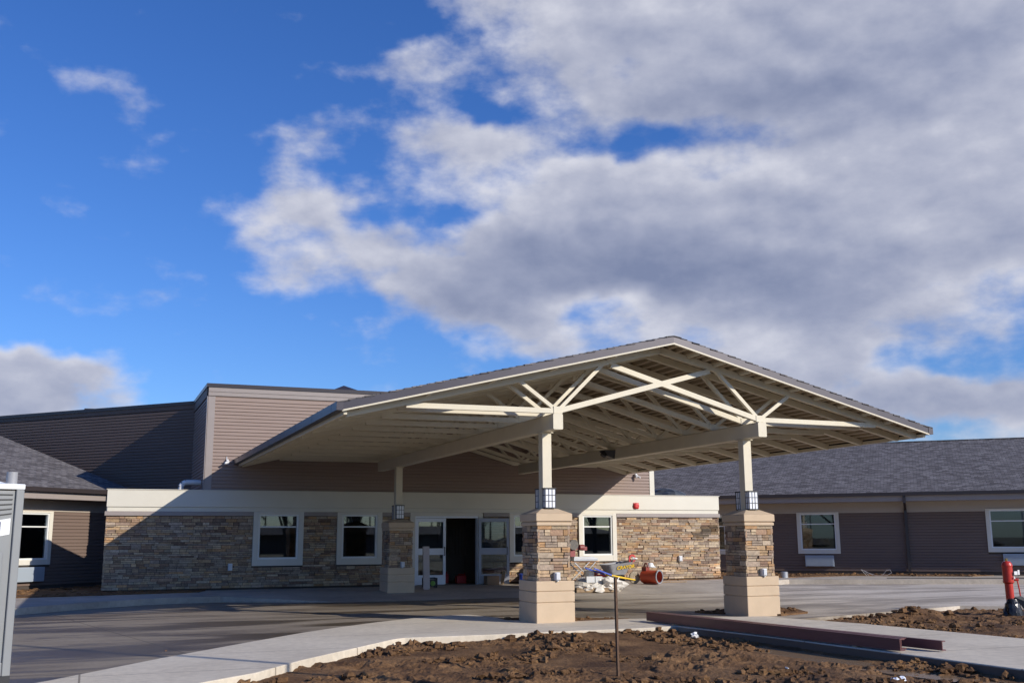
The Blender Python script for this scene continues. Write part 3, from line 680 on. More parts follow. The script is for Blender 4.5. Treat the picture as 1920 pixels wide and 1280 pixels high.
# small wall fittings
def plug(x, z, w, h, label):
    mb = MB(); mb.box(x-w/2, W-.13, z-h/2, x+w/2, W-.04, z+h/2); mb.box(x-w/2+.015, W-.145, z-h/2+.015, x+w/2-.015, W-.131, z+h/2-.02)
    o = mb.build('outlet_cover', GREYBOX, bld, bevel=.008); o['label'] = label
plug(3.83, .79, .12, .2, 'grey weatherproof outlet left of the windows'); plug(18.76, .86, .13, .18, 'grey weatherproof outlet on the sunlit stone')
al = MB(); al.lathe([(0,-.18),(.05,-.18),(.09,-.165),(.105,-.14),(.105,-.1)], (17.1, W, 2.62), 16, 'y'); al.box(17.0, W-.125, 2.52, 17.2, W-.1, 2.72)
al = al.build('fire_alarm_strobe', REDT, org=(17.1, W, 2.62), bevel=.006); tag(al, 'round red fire alarm strobe on the cream fascia', 'alarm')
# the right end stone is darker in patches, set in its tint
# ------------------------------------------------------------------ canopy
XC = 10.375; HW = 6.47; ZR = 5.43; SL = .2385; YE = 17.63; YR = 17.38; YB = 31.505
ZE = ZR-SL*HW
can = thing('entrance_canopy', 'wide gabled entrance canopy with cream steel trusses and dark rake fascia over the driveway', 'canopy', (XC, 24.5, 0))
def roofz(dx): return ZR-SL*abs(dx)
mb = MB()
nc = 46
for s in (-1, 1):
    for i in range(nc):
        a, b = HW*i/nc, HW*(i+1)/nc+(.03 if i < nc-1 else .088)      # course from a (upper) to b (lower)
        f = lambda t: YR+(YE-YR)*min(1, t/HW)-.03
        jag = .012*(i % 3-1)
        za, zb = roofz(a)+.006, roofz(b)+.022
        P = [(XC+s*a, f(a)+jag, za), (XC+s*b, f(b)+jag, zb), (XC+s*b, YB, zb), (XC+s*a, YB, za)]
        Q = [(p[0], p[1], p[2]-.018) for p in P]
        mb.add(P+Q, [(0,1,2,3),(4,7,6,5),(0,4,5,1),(1,5,6,2),(2,6,7,3)])
mb.build('shingle_roof', SHING, can)
# plywood/under structure: thin slab + corrugated deck below
mb = MB(); pitch = .205
for s in (-1, 1):
    n = int((HW-.05)/pitch)
    for i in range(n):
        a = .03+i*pitch
        prof = [(a, -.06), (a+.085, -.06), (a+.095, -.138), (a+.165, -.138), (a+.175, -.06), (a+pitch, -.06)]
        for (p, q) in zip(prof[:-1], prof[1:]):
            f = lambda t: YR+(YE-YR)*t/HW+.02
            mb.add([(XC+s*p[0], f(p[0]), roofz(p[0])+p[1]), (XC+s*q[0], f(q[0]), roofz(q[0])+q[1]), (XC+s*q[0], YB-.02, roofz(q[0])+q[1]), (XC+s*p[0], YB-.02, roofz(p[0])+p[1])], [(0,1,2,3)])
    mb.add([(XC, YR+.02, roofz(0)-.02), (XC+s*HW, YE+.02, roofz(HW)-.02), (XC+s*HW, YB-.01, roofz(HW)-.02), (XC, YB-.01, roofz(0)-.02)], [(0,1,2,3)])
mb.build('roof_deck', DECK, can)
# rake fascia, prow shaped
def rake(mb, z0, z1, t0, t1):
    for s in (-1, 1):
        A = [(XC, YR-t1), (XC+s*HW, YE-t1), (XC+s*HW, YE-t0), (XC, YR-t0)]
        vs = [(x, y, roofz(x-XC)+z0) for x, y in A]+[(x, y, roofz(x-XC)+z1) for x, y in A]
        mb.add(vs, [(0,3,2,1),(4,5,6,7),(0,1,5,4),(1,2,6,5),(2,3,7,6)])
mb = MB(); rake(mb, -.138, .0, -.02, .025); mb.build('rake_fascia', RAKE, can)
mb = MB(); rake(mb, -.166, -.138, -.02, .034); mb.build('rake_trim', CANOPY, can)
for s in (-1, 1):
    mb = MB()
    x0, x1 = XC+s*(HW-.02), XC+s*(HW+.10)
    mb.box(min(x0, x1), YE-.03, ZE-.15, max(x0, x1), YB, ZE-.135); mb.box(min(x1, x1-s*.012), YE-.03, ZE-.135, max(x1, x1-s*.012), YB, ZE+.0)
    mb.box(min(x0, x1), YE-.035, ZE-.15, max(x0, x1), YE-.025, ZE+.0); mb.box(min(x0, x1), YB-.01, ZE-.15, max(x0, x1), YB, ZE)
    for k in range(8): mb.box(min(x1+s*.002, x1-s*.01), YE+.4+k*1.75, ZE-.14, max(x1+s*.002, x1-s*.01), YE+.43+k*1.75, ZE+.004)
    mb.build('gutter', RAKE, can)
for s in (-1, 1):
    mb = MB()
    mb.bar((XC+s*(HW-.075), YE+.05, ZE-.175), (XC+s*(HW-.075), YB, ZE-.175), .06, .07)
# lookouts from the first truss to the rake
    for k in range(1, 11):
        dx = k*.61
        if k % 2 == 0 or s == 1: mb.bar((XC+s*dx, 17.85, roofz(dx)-.155), (XC+s*dx, YR+(YE-YR)*dx/HW+.02, roofz(dx)-.155), .045, .05)
    mb.build('edge_beam', CANOPY, can)
TY = [17.91, 18.45, 19.65, 20.87, 22.08, 23.3, 24.52, 25.74, 26.96, 28.18, 29.4, 30.6, 31.38]
NX = 2.275; NZ = 3.925; OX = 5.2
def truss(Y):
    mb = MB(); t = .09
    for s in (-1, 1):
        P = lambda dx, z, o=0: (XC+s*dx, Y+o, z)
        up = (0, 1, 0)
        mb.bar(P(0, roofz(0)-.2), P(HW-.13, roofz(HW-.13)-.2), .13, t, up)       # top chord
        mb.bar(P(OX+.05, NZ-.012), P(NX-.03, NZ), .095, t*.93, up)                    # outer bottom chord
        o = .0015*s
        mb.bar(P(NX+.02, NZ-.005, o), P(-1.12, 4.87, o), .10, t*.97, up)                 # scissor chord to the far side
        mb.bar(P(NX, NZ, .002), P(1.28, roofz(1.28)-.23, .002), .07, t*.8, up)
        mb.bar(P(NX, NZ, .003), P(3.06, roofz(3.06)-.23, .003), .07, t*.8, up)
        mb.box(XC+s*NX-.09, Y-.052, NZ-.045, XC+s*NX+.09, Y+.052, NZ+.085)
    return mb.build('truss', CANOPY, can)
for Y in TY: truss(Y)
for s in (-1, 1):
    cx = XC+s*2.295
    mb = MB(); w, z0, z1, r = .1, 3.57, 3.872, .022
    prof = [(-w, z0+r), (-w+r*.3, z0+r*.3), (-w+r, z0), (w-r, z0), (w-r*.3, z0+r*.3), (w, z0+r), (w, z1-r), (w-r, z1), (-w+r, z1), (-w, z1-r)]
    n = len(prof); mb.add([(cx+a, 17.82, b) for a, b in prof]+[(cx+a, 30.85, b) for a, b in prof], [tuple(range(n)), tuple(range(2*n-1, n-1, -1))]+[(k, n+k, n+(k+1) % n, (k+1) % n) for k in range(n)])
    mb.build('beam', CANOPY, can)
fl = MB(); fl.add([(12.57,24.15,3.80),(12.57,24.6,3.80),(12.30,24.25,3.80),(12.30,24.55,3.80),(12.57,24.2,3.58),(12.57,24.5,3.58),(12.40,24.25,3.66),(12.40,24.5,3.66)], [(0,1,3,2),(0,2,6,4),(1,5,7,3),(2,3,7,6),(4,6,7,5),(0,4,5,1)])
fl.tube((12.36,24.4,3.7),(12.33,24.4,3.66),.08,n=12); fl = fl.build('floodlight', BLACK, org=(12.57,24.4,3.7)); tag(fl, 'black wedge floodlight fixed to the right canopy beam', 'floodlight')
def seccam(loc, s, label):
    mb = MB(); x, y, z = loc
    mb.lathe([(0,-.06),(.035,-.05),(.05,-.02),(.05,.03),(.06,.05),(0,.06)], (x, y-.10, z-.02), 12, 'z'); mb.box(x-.03, y-.1, z+.03, x+.03, y, z+.07); mb.tube((x, y-.1, z), (x+s*.09, y-.2, z-.06), .03, n=10)
    mb.tube((x+s*.02, y-.02, z+.06), (x+s*.02, y-.02, z+.16), .012, n=6)
    o = mb.build('security_camera', WHITEP, org=loc); tag(o, label, 'camera')
seccam((3.62, UY-.02, 3.80), -1, 'small camera on the taupe wall at the canopy left rear corner')
seccam((17.13, UY-.02, 3.62), 1, 'small camera on the taupe wall at the canopy right rear corner')

# ------------------------------------------------------------------ stone pillars
def make_pillar(label):
    t = thing('stone_pillar', label, 'pillar', (0, 0, 0), 0, 'stone pillars holding up the canopy')
    mb = MB(); hx, hy = .388, .43
    for (a, b) in ((-.25, .385), (.397, .585), (.597, .78)): mb.box(-hx, -hy, a, hx, hy, b)
    mb.box(-hx+.02, -hy+.02, -.25, hx-.02, hy-.02, .775)
    mb.build('base', PRECAST, t, local=True, bevel=.012)
    sx, sy = .325, .365
    mb = MB(); mb.tint = (.1, .08, .065); mb.box(-sx+.03, -sy+.03, .78, sx-.03, sy-.03, 1.80); mb.tint = None
    rd = random.Random(21); kw = dict(depth=.05, hmin=.05, hmax=.135, lmin=.1, lmax=.34)
    for k, (w, d) in enumerate(((sx, sy), (sy, sx), (sx, sy), (sy, sx))):
        mb.M = Matrix.Rotation(k*math.pi/2, 4, 'Z'); stones(mb, -w-.008, w+.008, .782, 1.79, rd, y0=-d+.035, **kw)
    mb.build('stone_shaft', STONE, t, local=True)
    mb = MB(); cx, cy = .37, .41
    mb.box(-cx+.012, -cy+.012, 1.79, cx-.012, cy-.012, 1.85); mb.box(-cx+.03, -cy+.03, 1.85, cx-.03, cy-.03, 1.87); mb.box(-cx, -cy, 1.87, cx, cy, 2.01); mb.frustum(0, 0, 2.01, cx, cy, 2.105, .17, .2)
    mb.build('cap', PRECAST, t, local=True, bevel=.01)
    mb = MB(); mb.box(-.096, -.096, 2.08, .096, .096, 3.55); mb.box(-.13, -.13, 3.55, .13, .13, 3.569); mb.box(-.14, -.14, 2.10, .14, .14, 2.118)
    mb.build('post', CANOPY, t, local=True, bevel=.012)
    for k, rz in enumerate((0, math.pi)):
        M = Matrix.Rotation(rz, 4, 'Z') @ Matrix.Translation((0, -.098, 0))
        mb = MB(M); z0, z1, w, d = 2.13, 2.475, .105, .145
        mb.box(-w-.012, -d-.012, z1, w+.012, 0, z1+.022); mb.box(-w-.006, -d-.006, z0-.018, w+.006, 0, z0)
        for x in (-w, -w/3, w/3, w):
            mb.box(x-.005, -d-.004, z0, x+.005, -d+.003, z1)
        for i in range(1, 3):
            z = z0+(z1-z0)*i/3; mb.box(-w, -d-.0045, z-.005, w, -d+.0035, z+.005)
            for s in (-1, 1): mb.box(s*w-.0035, -d, z-.005, s*w+.0035, 0, z+.005)
        for s in (-1, 1):
            for y in (-d, -d/2, -.012): mb.box(s*w-.004, y, z0, s*w+.004, y+.01, z1)
        l = mb.build('lantern', BLACK, t, local=True)
        mb = MB(M); mb.box(-w+.003, -d+.004, z0, w-.003, -.002, z1); mb.build('lantern_glass', LANTG, l, local=True)
    mb = MB(); mb.box(.05, -hy-.06, .775, .13, -.36, .935) if 0 else mb.box(-.02, -sy-.10, .79, .085, -sy-.012, .935); mb.box(-.005, -sy-.12, .80, .07, -sy-.10, .925); mb.tube((.03, -sy-.09, .79), (.03, -sy-.09, .765), .02, n=8)
    mb.build('outlet_cover', GREYBOX, t, local=True, bevel=.01)
    return t
pil = make_pillar('front left stone pillar with tan base, nearest the bare soil, tool clutter behind it')
WM[pil.name] = Matrix.Identity(4)
PX = (XC-2.295, XC+2.295)
pil.location = (PX[0], 18.46, 0)
dup(pil, (PX[1], 18.49, 0), 0, 'front right stone pillar with tan base, standing in its soil pit')
dup(pil, (PX[0], 28.88, 0), 0, 'rear left stone pillar in shade beside the white entrance door')
dup(pil, (PX[1], 28.88, 0), 0, 'rear right stone pillar in shade, mostly hidden behind the front left pillar')
# soil pits round the front pillars
mb = MB(); rnd = random.Random(4)
def pit(mb, poly, n, z=.004):
    mb.prism(poly, -.05, z)
    xs = [p[0] for p in poly]; ys = [p[1] for p in poly]; k = 0
    while k < n:
        x, y = rnd.uniform(min(xs), max(xs)), rnd.uniform(min(ys), max(ys))
        if not pip(x, y, poly): continue
        r = rnd.uniform(.012, .05); mb.blob((x, y, z), r*1.4, r*1.2, r*.7, seed=rnd.random()*40, amp=.5, n=6, m=4); k += 1
pit(mb, [(13.02,18.0),(13.9,18.3),(14.35,19.3),(13.9,19.6),(12.0,19.6),(12.0,19.2)], 120, .036)
o = mb.build('soil_pit', DIRT); struct(o, 'stuff'); o['label'] = 'small patch of rubbly soil round the foot of the front right pillar'
mb = MB(); pit(mb, [(8.4,18.2),(9.75,18.33),(9.2,18.75),(8.5,19.4),(7.5,19.5),(7.5,19.0)], 60, .036)
o = mb.build('soil_pit', DIRT); struct(o, 'stuff'); o['label'] = 'wedge of soil right of the foot of the front left pillar'

# ------------------------------------------------------------------ residential wings
def wing(name, label, origin, rz, x0, x1, wins, ze, zt, zr, run, ov, seed, eave_pt=None, downspouts=()):
    t = thing(name, label, 'building', origin, rz)
    M = WM[t.name]
    zb = .15
    hol = [(a+.15, b-.15, c+.17, d-.06) for (a, b, c, d) in wins]
    mb = MB(M); panel(mb, x0, x1, zb, zt+.2, .0, .15, hol); mb.build('wall_core', MORTAR, t)
    mb = MB(M); siding(mb, x0, x1, zb+.13, zt, holes=[(a, b, c, d) for (a, b, c, d) in wins]); mb.build('siding', TAUPEW, t)
    mb = MB(M); mb.box(x0, -.025, zt, x1, 0, ze-.321); mb.build('frieze', FRIEZE, t)
    mb = MB(M); mb.box(x0, -ov+.03, ze-.33, x1, -ov+.06, ze-.06); mb.box(x0, -ov+.061, ze-.32, x1, .14, ze-.31); mb.build('eave_fascia', TAUPET, t)
    mb = MB(M); mb.box(x0, -ov-.09, ze-.13, x1, -ov+.028, ze-.115); mb.box(x0, -ov-.10, ze-.13, x1, -ov-.085, ze-.005); mb.build('gutter', GUTTER, t)
    # roof: two slopes
    s = (zr-ze)/(run)
    mb = MB(M)
    y0, y1, y2 = -ov-.02, -ov+run, -ov+2*run
    mb.add([(x0,y0,ze),(x1,y0,ze),(x1,y1,zr),(x0,y1,zr),(x1,y2,ze),(x0,y2,ze),(x0,y0,ze-.03),(x1,y0,ze-.03),(x1,y1,zr-.03),(x0,y1,zr-.03),(x1,y2,ze-.03),(x0,y2,ze-.03)],
           [(0,1,2,3),(3,2,4,5),(6,9,8,7),(9,11,10,8),(0,6,7,1),(1,7,8,2),(2,8,10,4),(0,3,9,6),(3,5,11,9)])
    rf = mb.build('roof', SHING, t)
    mb = MB(M); mb.bar((x0, y1, zr+.0), (x1, y1, zr+.0), .22, .035); mb.build('ridge_cap', SHING, t)
    for (a, b, c, d) in wins:
        mb = MB(M); panel(mb, a, b, c, d, -.06, -.0, [(a+.13, b-.13, c+.15, d-.05)]); w = mb.build('window', TRIMW, t, bevel=.004)
        mb = MB(M); g = (a+.13, b-.13, c+.15, d-.05); panel(mb, g[0], g[1], g[2], g[3], -.04, .06, [(g[0]+.045, g[1]-.045, g[2]+.045, g[3]-.045)]); zz = g[3]-.40; mb.box(g[0]+.045, -.01, zz-.018, g[1]-.045, .03, zz+.018); mb.build('sash', VINYL, w)
        mb = MB(M); mb.box(g[0]+.045, .02, g[2]+.045, g[1]-.045, .028, g[3]-.045); mb.build('pane', GLASS, w)
        # air conditioner cover below
        cx = (a+b)/2 if (b-a) > 1.3 else (a+b)/2
        mb = MB(M); mb.box(cx-.53, -.16, c-.47, cx+.53, -.0, c-.06); 
        for k in range(14): mb.box(cx-.50, -.168, c-.45+k*.027, cx+.50, -.161, c-.436+k*.027)
        mb.build('air_conditioner_grille', PTAC, t, bevel=.006)
    for x in downspouts:
        mb = MB(M); mb.box(x-.05, -ov-.07, ze-.4, x+.05, -ov+.029, ze-.132); mb.bar((x, -ov, ze-.36), (x, -.09, zt+.1), .09, .08); mb.box(x-.05, -.14, .25, x+.05, -.05, zt+.14); mb.build('downspout', GUTTER, t)
    mb = MB(M); mb.box(x0+.1, 2.6, .15, x1-.1, 2.7, ze-.3); mb.box(x0+.1, .16, .14, x1-.1, 2.7, .16); mb.box(x0+.1,.16,ze-.32,x1-.1,2.7,ze-.3); mb.build('inner_wall', DARK, t)
    return t
# left wing: seen between the toilet and the stone wall
lw = wing('left_wing', 'left brown sided wing under a grey shingle roof behind the portable toilet', (-1.82, 33.78, 0), R_(43), -14, 3.55, [(-.55, 1.03, .87, 2.42)], 3.09, 2.42, 5.55, 7.6, .75, 1)
rw = wing('right_wing', 'long right brown sided wing with grey shingle roof', (25.73, 34.14, 0), R_(-43), -9.0, 24.0, [(-.06, 1.52, .92, 2.50), (6.7, 8.7, .98, 2.55), (-4.6, -2.72, .9, 2.45)], 3.18, 2.46, 5.66, 7.6, .95, 2, downspouts=(3.95,))

# ------------------------------------------------------------------ portable toilet at the left edge
t = thing('portable_toilet', 'grey portable toilet with white roof and a vent pipe at the left edge', 'toilet', (-.68, 12.55, 0), R_(20))
M = WM[t.name]      # local origin: right front corner on the ground; body runs to -x, back to +y
TW, TD, TH = 1.1, 1.15, 2.10
mb = MB(M); mb.box(-TW+.05, .03, .16, -.05, TD-.03, TH-.01)
for x in (-TW, -.085): mb.box(x, 0, .16, x+.085, .085, TH); mb.box(x, TD-.085, .16, x+.085, TD, TH)
mb.box(-TW+.085, .012, .16, -.085, .03, .3)
mb.build('body', TOILET, t, bevel=.012)
for k in range(5):
    mb = MB(M)
    z = TH-.055-k*.05
    n = 12
    for i in range(n):
        xa, xb = -TW+.11+(TW-.22)*i/n, -TW+.11+(TW-.22)*(i+1)/n
        sag = lambda x: -.018*k*(1-((x+TW/2)/(TW/2-.11))**2)*.5
        mb.bar((xa, .026, z+sag(xa)), (xb, .026, z+sag(xb)), .012, .014, (0, 1, 0))
    mb.build('vent_slot', BLACK, t)
mb = MB(M)
n = 14; vs = []
for i in range(n+1):
    x = -TW+.115+(TW-.23)*i/n; c = .05*(1-((x+TW/2)/(TW/2-.115))**2)
    vs += [(x, .024, TH-.475-c), (x, .024, TH-.305-c*.9), (x, .030, TH-.475-c), (x, .030, TH-.305-c*.9)]
fs = []
for i in range(n):
    o = i*4; fs += [(o, o+4, o+5, o+1), (o+2, o+3, o+7, o+6), (o+1, o+5, o+7, o+3), (o, o+2, o+6, o+4)]
fs += [(0,1,3,2), (n*4, n*4+2, n*4+3, n*4+1)]
mb.add(vs, fs); sg = mb.build('sign_panel', TOILETR, t)
mb = MB(M)
def stroke(p, q): mb.bar((p[0], .0215, p[1]), (q[0], .0215, q[1]), .006, .026, (0, 0, 1)) if abs(p[0]-q[0]) > abs(p[1]-q[1]) else mb.bar((p[0], .0215, p[1]), (q[0], .0215, q[1]), .026, .006, (0, 1, 0))
bx, bz = -.305, TH-.455
for (p, q) in (((0, 0), (0, .11)), ((0, .11), (.04, .02)), ((.04, .02), (.08, .11)), ((.08, .11), (.08, 0))): stroke((bx+p[0], bz+p[1]), (bx+q[0], bz+q[1]))
mb.build('sign_letter', NAVY, sg)
mb = MB(M)
mb.box(-TW-.004, -.006, TH, .004, TD+.006, TH+.06)
rings = [(0.012, TH+.0601), (.16, TH+.075), (.30, TH+.13), (.45, TH+.15)]
vs = []
for ins, z in rings: vs += [(-TW+ins, ins, z), (-ins, ins, z), (-ins, TD-ins, z), (-TW+ins, TD-ins, z)]
fs = [(12,13,14,15)]
for i in range(3):
    for k in range(4): fs.append((i*4+k, i*4+(k+1) % 4, i*4+4+(k+1) % 4, i*4+4+k))
mb.add(vs, fs); mb.build('roof', TOILETR, t, bevel=.012)
mb = MB(M); mb.tube((-.07, .25, TH+.05), (-.07, .25, TH+.20), .058, n=32); mb.build('vent_pipe', mat('grey_pipe', (.30,.30,.31), .4), t, smooth=False)
mb = MB(M); mb.box(-TW+.0, .0, .0, -TW+.15, TD, .16); mb.box(-.15, .0, .0, 0, TD, .16); mb.box(-TW+.15, .02, .05, -.15, TD-.02, .158); mb.build('skid_base', BLACK, t)
mb = MB(M); mb.box(-.95, -.012, .35, -.17, .0115, 1.43); mb.build('door', TOILET, t, bevel=.01)

# ------------------------------------------------------------------ steel beams on the path
def channel(mb, p, q, h, w, flip=1):
    p, q = Vector(p), Vector(q); d = (q-p).normalized(); a = Vector((d.y, -d.x, 0))*flip; t = .011
    up = Vector((0, 0, 1))
    def slab(o0, o1, z0, z1):
        vs = [c+a*o+up*z for c in (p, q) for o, z in ((o0, z0), (o1, z0), (o1, z1), (o0, z1))]
        mb.add(vs, [(0,1,2,3),(7,6,5,4),(0,4,5,1),(1,5,6,2),(2,6,7,3),(3,7,4,0)])
    slab(0, t, 0, h); slab(t, w, h-t*1.1, h); slab(t, w, 0, t*1.1)
b = MB(); channel(b, (9.70, 17.55, .05), (10.17, 11.46, .05), .155, .09, -1); channel(b, (9.72, 17.55, .05), (10.19, 11.46, .05), .155, .10, 1) if 0 else None
o = b.build('steel_channel', PRIMER, org=(9.95, 14.5, .03)); tag(o, 'dark red steel channel nearest the kerb, lying along the path edge', 'steel beam', 'dark red steel channels on the path')
b = MB(); channel(b, (9.86, 17.45, .05), (10.33, 11.62, .05), .15, .10, -1)
o = b.build('steel_channel', PRIMER, org=(10.1, 14.5, .03)); tag(o, 'dark red steel channel in the middle of the stack of three', 'steel beam', 'dark red steel channels on the path')
b = MB(); channel(b, (10.08, 16.9, .05), (10.71, 11.27, .05), .125, .07, -1)
o = b.build('steel_channel', PRIMER, org=(10.4, 14, .03)); tag(o, 'dark red steel channel sticking out farthest at the near end of the stack', 'steel beam', 'dark red steel channels on the path')
for k, (x, y) in enumerate(((9.98, 16.6), (10.38, 12.3))):
    b = MB(); b.box(x-.28, y-.04, .03, x+.28, y+.04, .05); o = b.build('timber_batten', WOOD, org=(x, y, .03))
    tag(o, ('thin timber batten under the far end of the steel channels', 'thin timber batten under the near end of the steel channels')[k], 'batten')

# ------------------------------------------------------------------ stake, litter, hydrant
b = MB(); b.box(-.018, -.004, -.3, .018, .004, 1.16) ; b.box(-.018, .0041, -.3, -.014, .02, 1.16); b.box(.014, .0041, -.3, .018, .02, 1.16)
o = b.build('steel_stake', RUST); o.location = (5.97, 11.52, -.08); o.rotation_euler = (0, R_(-.6), R_(25)); tag(o, 'thin rusty punched steel stake standing in the soil', 'stake')
b = MB(); b.blob((8.72, 9.9, -.07), .10, .065, .04, seed=3, amp=.6, n=14, m=9)
o = b.build('plastic_wrap', CLEAR, org=(8.72, 9.9, -.08)); tag(o, 'crumpled clear plastic wrap lying in the mud by the kerb', 'litter')
b = MB(); b.blob((9.32, 15.25, -.02), .06, .04, .04, seed=9, amp=.6, n=9, m=6); o = b.build('paper_scrap', WHITEP, org=(9.32, 15.25, -.05)); tag(o, 'small white paper scrap by the corner of the path kerb', 'litter')
b = MB(); b.box(-.05, -.02, 0, .05, .02, .015); o = b.build('paper_scrap', WHITEP); o.location = (8.05, 11.05, -.03); o.rotation_euler = (.3, .2, .6); tag(o, 'little flat white scrap in the mud nearer the camera', 'litter')
hx, hy = 18.05, 16.95
t = thing('fire_hydrant', 'slim red fire hydrant post leaning at the far edge of the right soil bed', 'hydrant', (hx, hy, -.05), 0)
lean = Matrix.Translation((hx, hy, -.05)) @ Matrix.Rotation(R_(-1.2), 4, 'Y')
mb = MB(lean); mb.lathe([(.0,.0),(.13,.0),(.13,.04),(.09,.05),(.082,.1),(.082,.62),(.098,.635),(.112,.65),(.112,.675),(.103,.68),(.103,.97),(.112,.975),(.112,1.0),(.095,1.045),(.07,1.075),(0,1.09)], n=28); mb.build('barrel', REDP, t, smooth=False)
mb = MB(lean); mb.tube((0,0,1.09),(0,0,1.14),.03,n=6); mb.build('operating_nut', mat('brass', (.45,.33,.12), .4, metal=.8), t)
mb = MB(lean); mb.tube((.10,-.07,.70),(.17,-.10,.70),.03,n=12); mb.path([(.14,-.10,.70),(.15,-.12,.5),(.17,-.12,.28),(.23,-.13,.235)], .014); mb.build('wrench_lever', REDP, t)
mb = MB(lean); mb.box(.035, -.142, .80, .125, -.132, .875) ; mb.box(.02, -.140, .72, .05, -.134, .77); mb.build('label_tag', WHITEP, t)
mb = MB(lean); mb.box(.15, -.13, .80, .20, -.125, .90); mb.build('hanging_tag', WHITEP, t)
mb = MB(lean); mb.path([(.05,-.13,.79),(.10,-.14,.70),(.17,-.127,.80)], .004, 5); mb.build('tag_wire', BLACK, t)
mb = MB(); mb.lathe([(0,.36),(.09,.34),(.11,.29),(.15,.24),(.16,.17),(.20,.08),(.22,-.02)], (hx-.02, hy-.06, -.08), 18)
for v in mb.v:
    d = noise.noise(v*9)*.05; v.x += d; v.y += d*.6; v.z += d*.5
o = mb.build('bin_bag_wrap', mat('black_polythene', (.018,.018,.02), .25, bump=.6, bscale=18), org=(hx-.02, hy-.06, -.05)); tag(o, 'black plastic bag bunched round the foot of the red hydrant', 'plastic bag')
mb = MB(); mb.add([(hx+.02,hy-.10,.30),(hx+.14,hy-.14,.32),(hx+.8,hy-.5,-.02),(hx+.55,hy-.62,-.05),(hx+.14,hy-.22,.02),(hx+.02,hy-.05,.26),(hx+.7,hy-.35,-.05)], [(0,1,2,3,4),(5,6,2,1),(0,5,1),(3,2,6),(4,3,6,5,0)])
o = mb.build('tarp_sheet', mat('dark_tarp', (.02,.022,.025), .5, bump=.5, bscale=8), org=(hx+.4, hy-.3, -.05)); tag(o, 'dark sheet draped from the hydrant foot to the soil', 'sheet')

# ------------------------------------------------------------------ along the right wing
b = MB(); b.tube((0,0,-.05),(0,0,.20),.13,n=20); b.tube((0,0,.20),(0,0,.215),.125,.08,n=20); o = b.build('pipe_stub', GALV); o.location = (22.9, 31.35, .15); tag(o, 'short grey pipe stub in the rubble right of the front right pillar', 'pipe')
b = MB()
b.path([(26.15,30.9,.17),(25.98,31.0,.40),(26.2,30.85,.27),(26.4,30.7,.18)], .006, 6); b.path([(26.2,30.85,.17),(26.08,30.95,.36),(26.3,30.75,.19)], .006, 6)
b.path([(26.4,30.7,.18),(26.5,30.65,.175),(26.58,30.6,.18),(26.7,30.5,.37),(26.82,30.45,.39),(26.85,30.42,.28),(26.7,30.5,.19),(26.55,30.6,.22)], .006, 6)
o = b.build('cable_loop', mat('white_cable', (.40,.37,.37), .4), org=(26.9, 30.4, .17)); tag(o, 'loops of pale stiff cable sticking up beside the right wing', 'cable')
b = MB(); pts = [(25.5+i*.55, 29.15-i*.36+.05*math.sin(i*1.3), .16+.004) for i in range(18)]; b.path(pts, .013, 6)
o = b.build('extension_cord', RUBBER, org=(27, 28, .15)); tag(o, 'thin black cord lying along the right walk', 'cord')

# ------------------------------------------------------------------ on the flat roof
b = MB(); b.box(-.19,-.19,0,.19,.19,.03); b.tube((0,0,.03),(0,0,.30),.14,.105,n=20); b.tube((0,0,.30),(0,0,.38),.105,.09,n=20); b.tube((0,0,.38),(0,0,.66),.09,.03,n=20)
o = b.build('traffic_cone', ORANGE); o.location = (18.02, 32.1, 2.90); tag(o, 'orange traffic cone on the flat roof against the white corner board', 'cone')
b = MB(); b.blob((19.25, 33.0, 2.95), .85, .5, .33, seed=5, amp=.18, n=20, m=12)
o = b.build('roof_bundle', mat('dark_membrane_roll', (.05,.055,.06), .3, bump=.4, bscale=10), org=(19.25, 33.0, 2.9)); tag(o, 'dark plastic covered bundle lying on the flat roof right of the cone', 'bundle')
b = MB(); b.path([(2.42, 32.3, 2.80),(2.42, 32.3, 3.10),(2.46, 32.3, 3.19),(2.56, 32.3, 3.235),(2.98, 32.3, 3.235)], .08, 16)
o = b.build('vent_elbow', WHITEP, org=(2.5, 32.2, 2.9)); tag(o, 'white elbow vent pipe coming out of the taupe wall above the left fascia', 'vent pipe')

# ------------------------------------------------------------------ clutter by the entrance
Z0 = .15
# leaning board before the white door
b = MB(); b.box(-.10, -.02, 0, .10, .02, 1.20); o = b.build('timber_plank', mat('grey_board', (.42,.37,.36), .6, var=.1), bevel=.004); o.location = (8.98, 29.0, Z0); o.rotation_euler = (R_(-3), 0, R_(8)); tag(o, 'pale upright plank standing between the rear left pillar and the white door', 'plank')
t = thing('work_radio', 'black jobsite radio with green front on the slab before the white door', 'radio', (9.45, 30.2, Z0))
b = MB(Matrix.Translation((9.45, 30.2, Z0))); b.box(-.17,-.12,.03,.17,.12,.24); b.box(-.20,-.14,0,-.16,.14,.28); b.box(.16,-.14,0,.20,.14,.28); b.tube((-.17,0,.27),(.17,0,.27),.02); b.build('case', BLACK, t, bevel=.01)
b = MB(Matrix.Translation((9.45, 30.2, Z0))); b.lathe([(0,-.145),(.06,-.145),(.075,-.12)], (.06,0,.12), 16, 'y'); b.build('speaker', DGREEN, t)
def jerry(x, y, s, label):
    b = MB(Matrix.Translation((x, y, .15))); b.box(-.17*s,-.1*s,0,.17*s,.1*s,.26*s); b.box(-.09*s,-.02*s,.28*s,.09*s,.02*s,.31*s); b.box(-.09*s,-.02*s,.26*s,-.06*s,.02*s,.28*s); b.box(.06*s,-.02*s,.26*s,.09*s,.02*s,.28*s); b.tube((.12*s,0,.25*s),(.15*s,0,.33*s),.025)
    tag(b.build('fuel_can', REDT, org=(x, y, .15), bevel=.015), label, 'fuel can', 'red fuel cans inside the dark doorway')
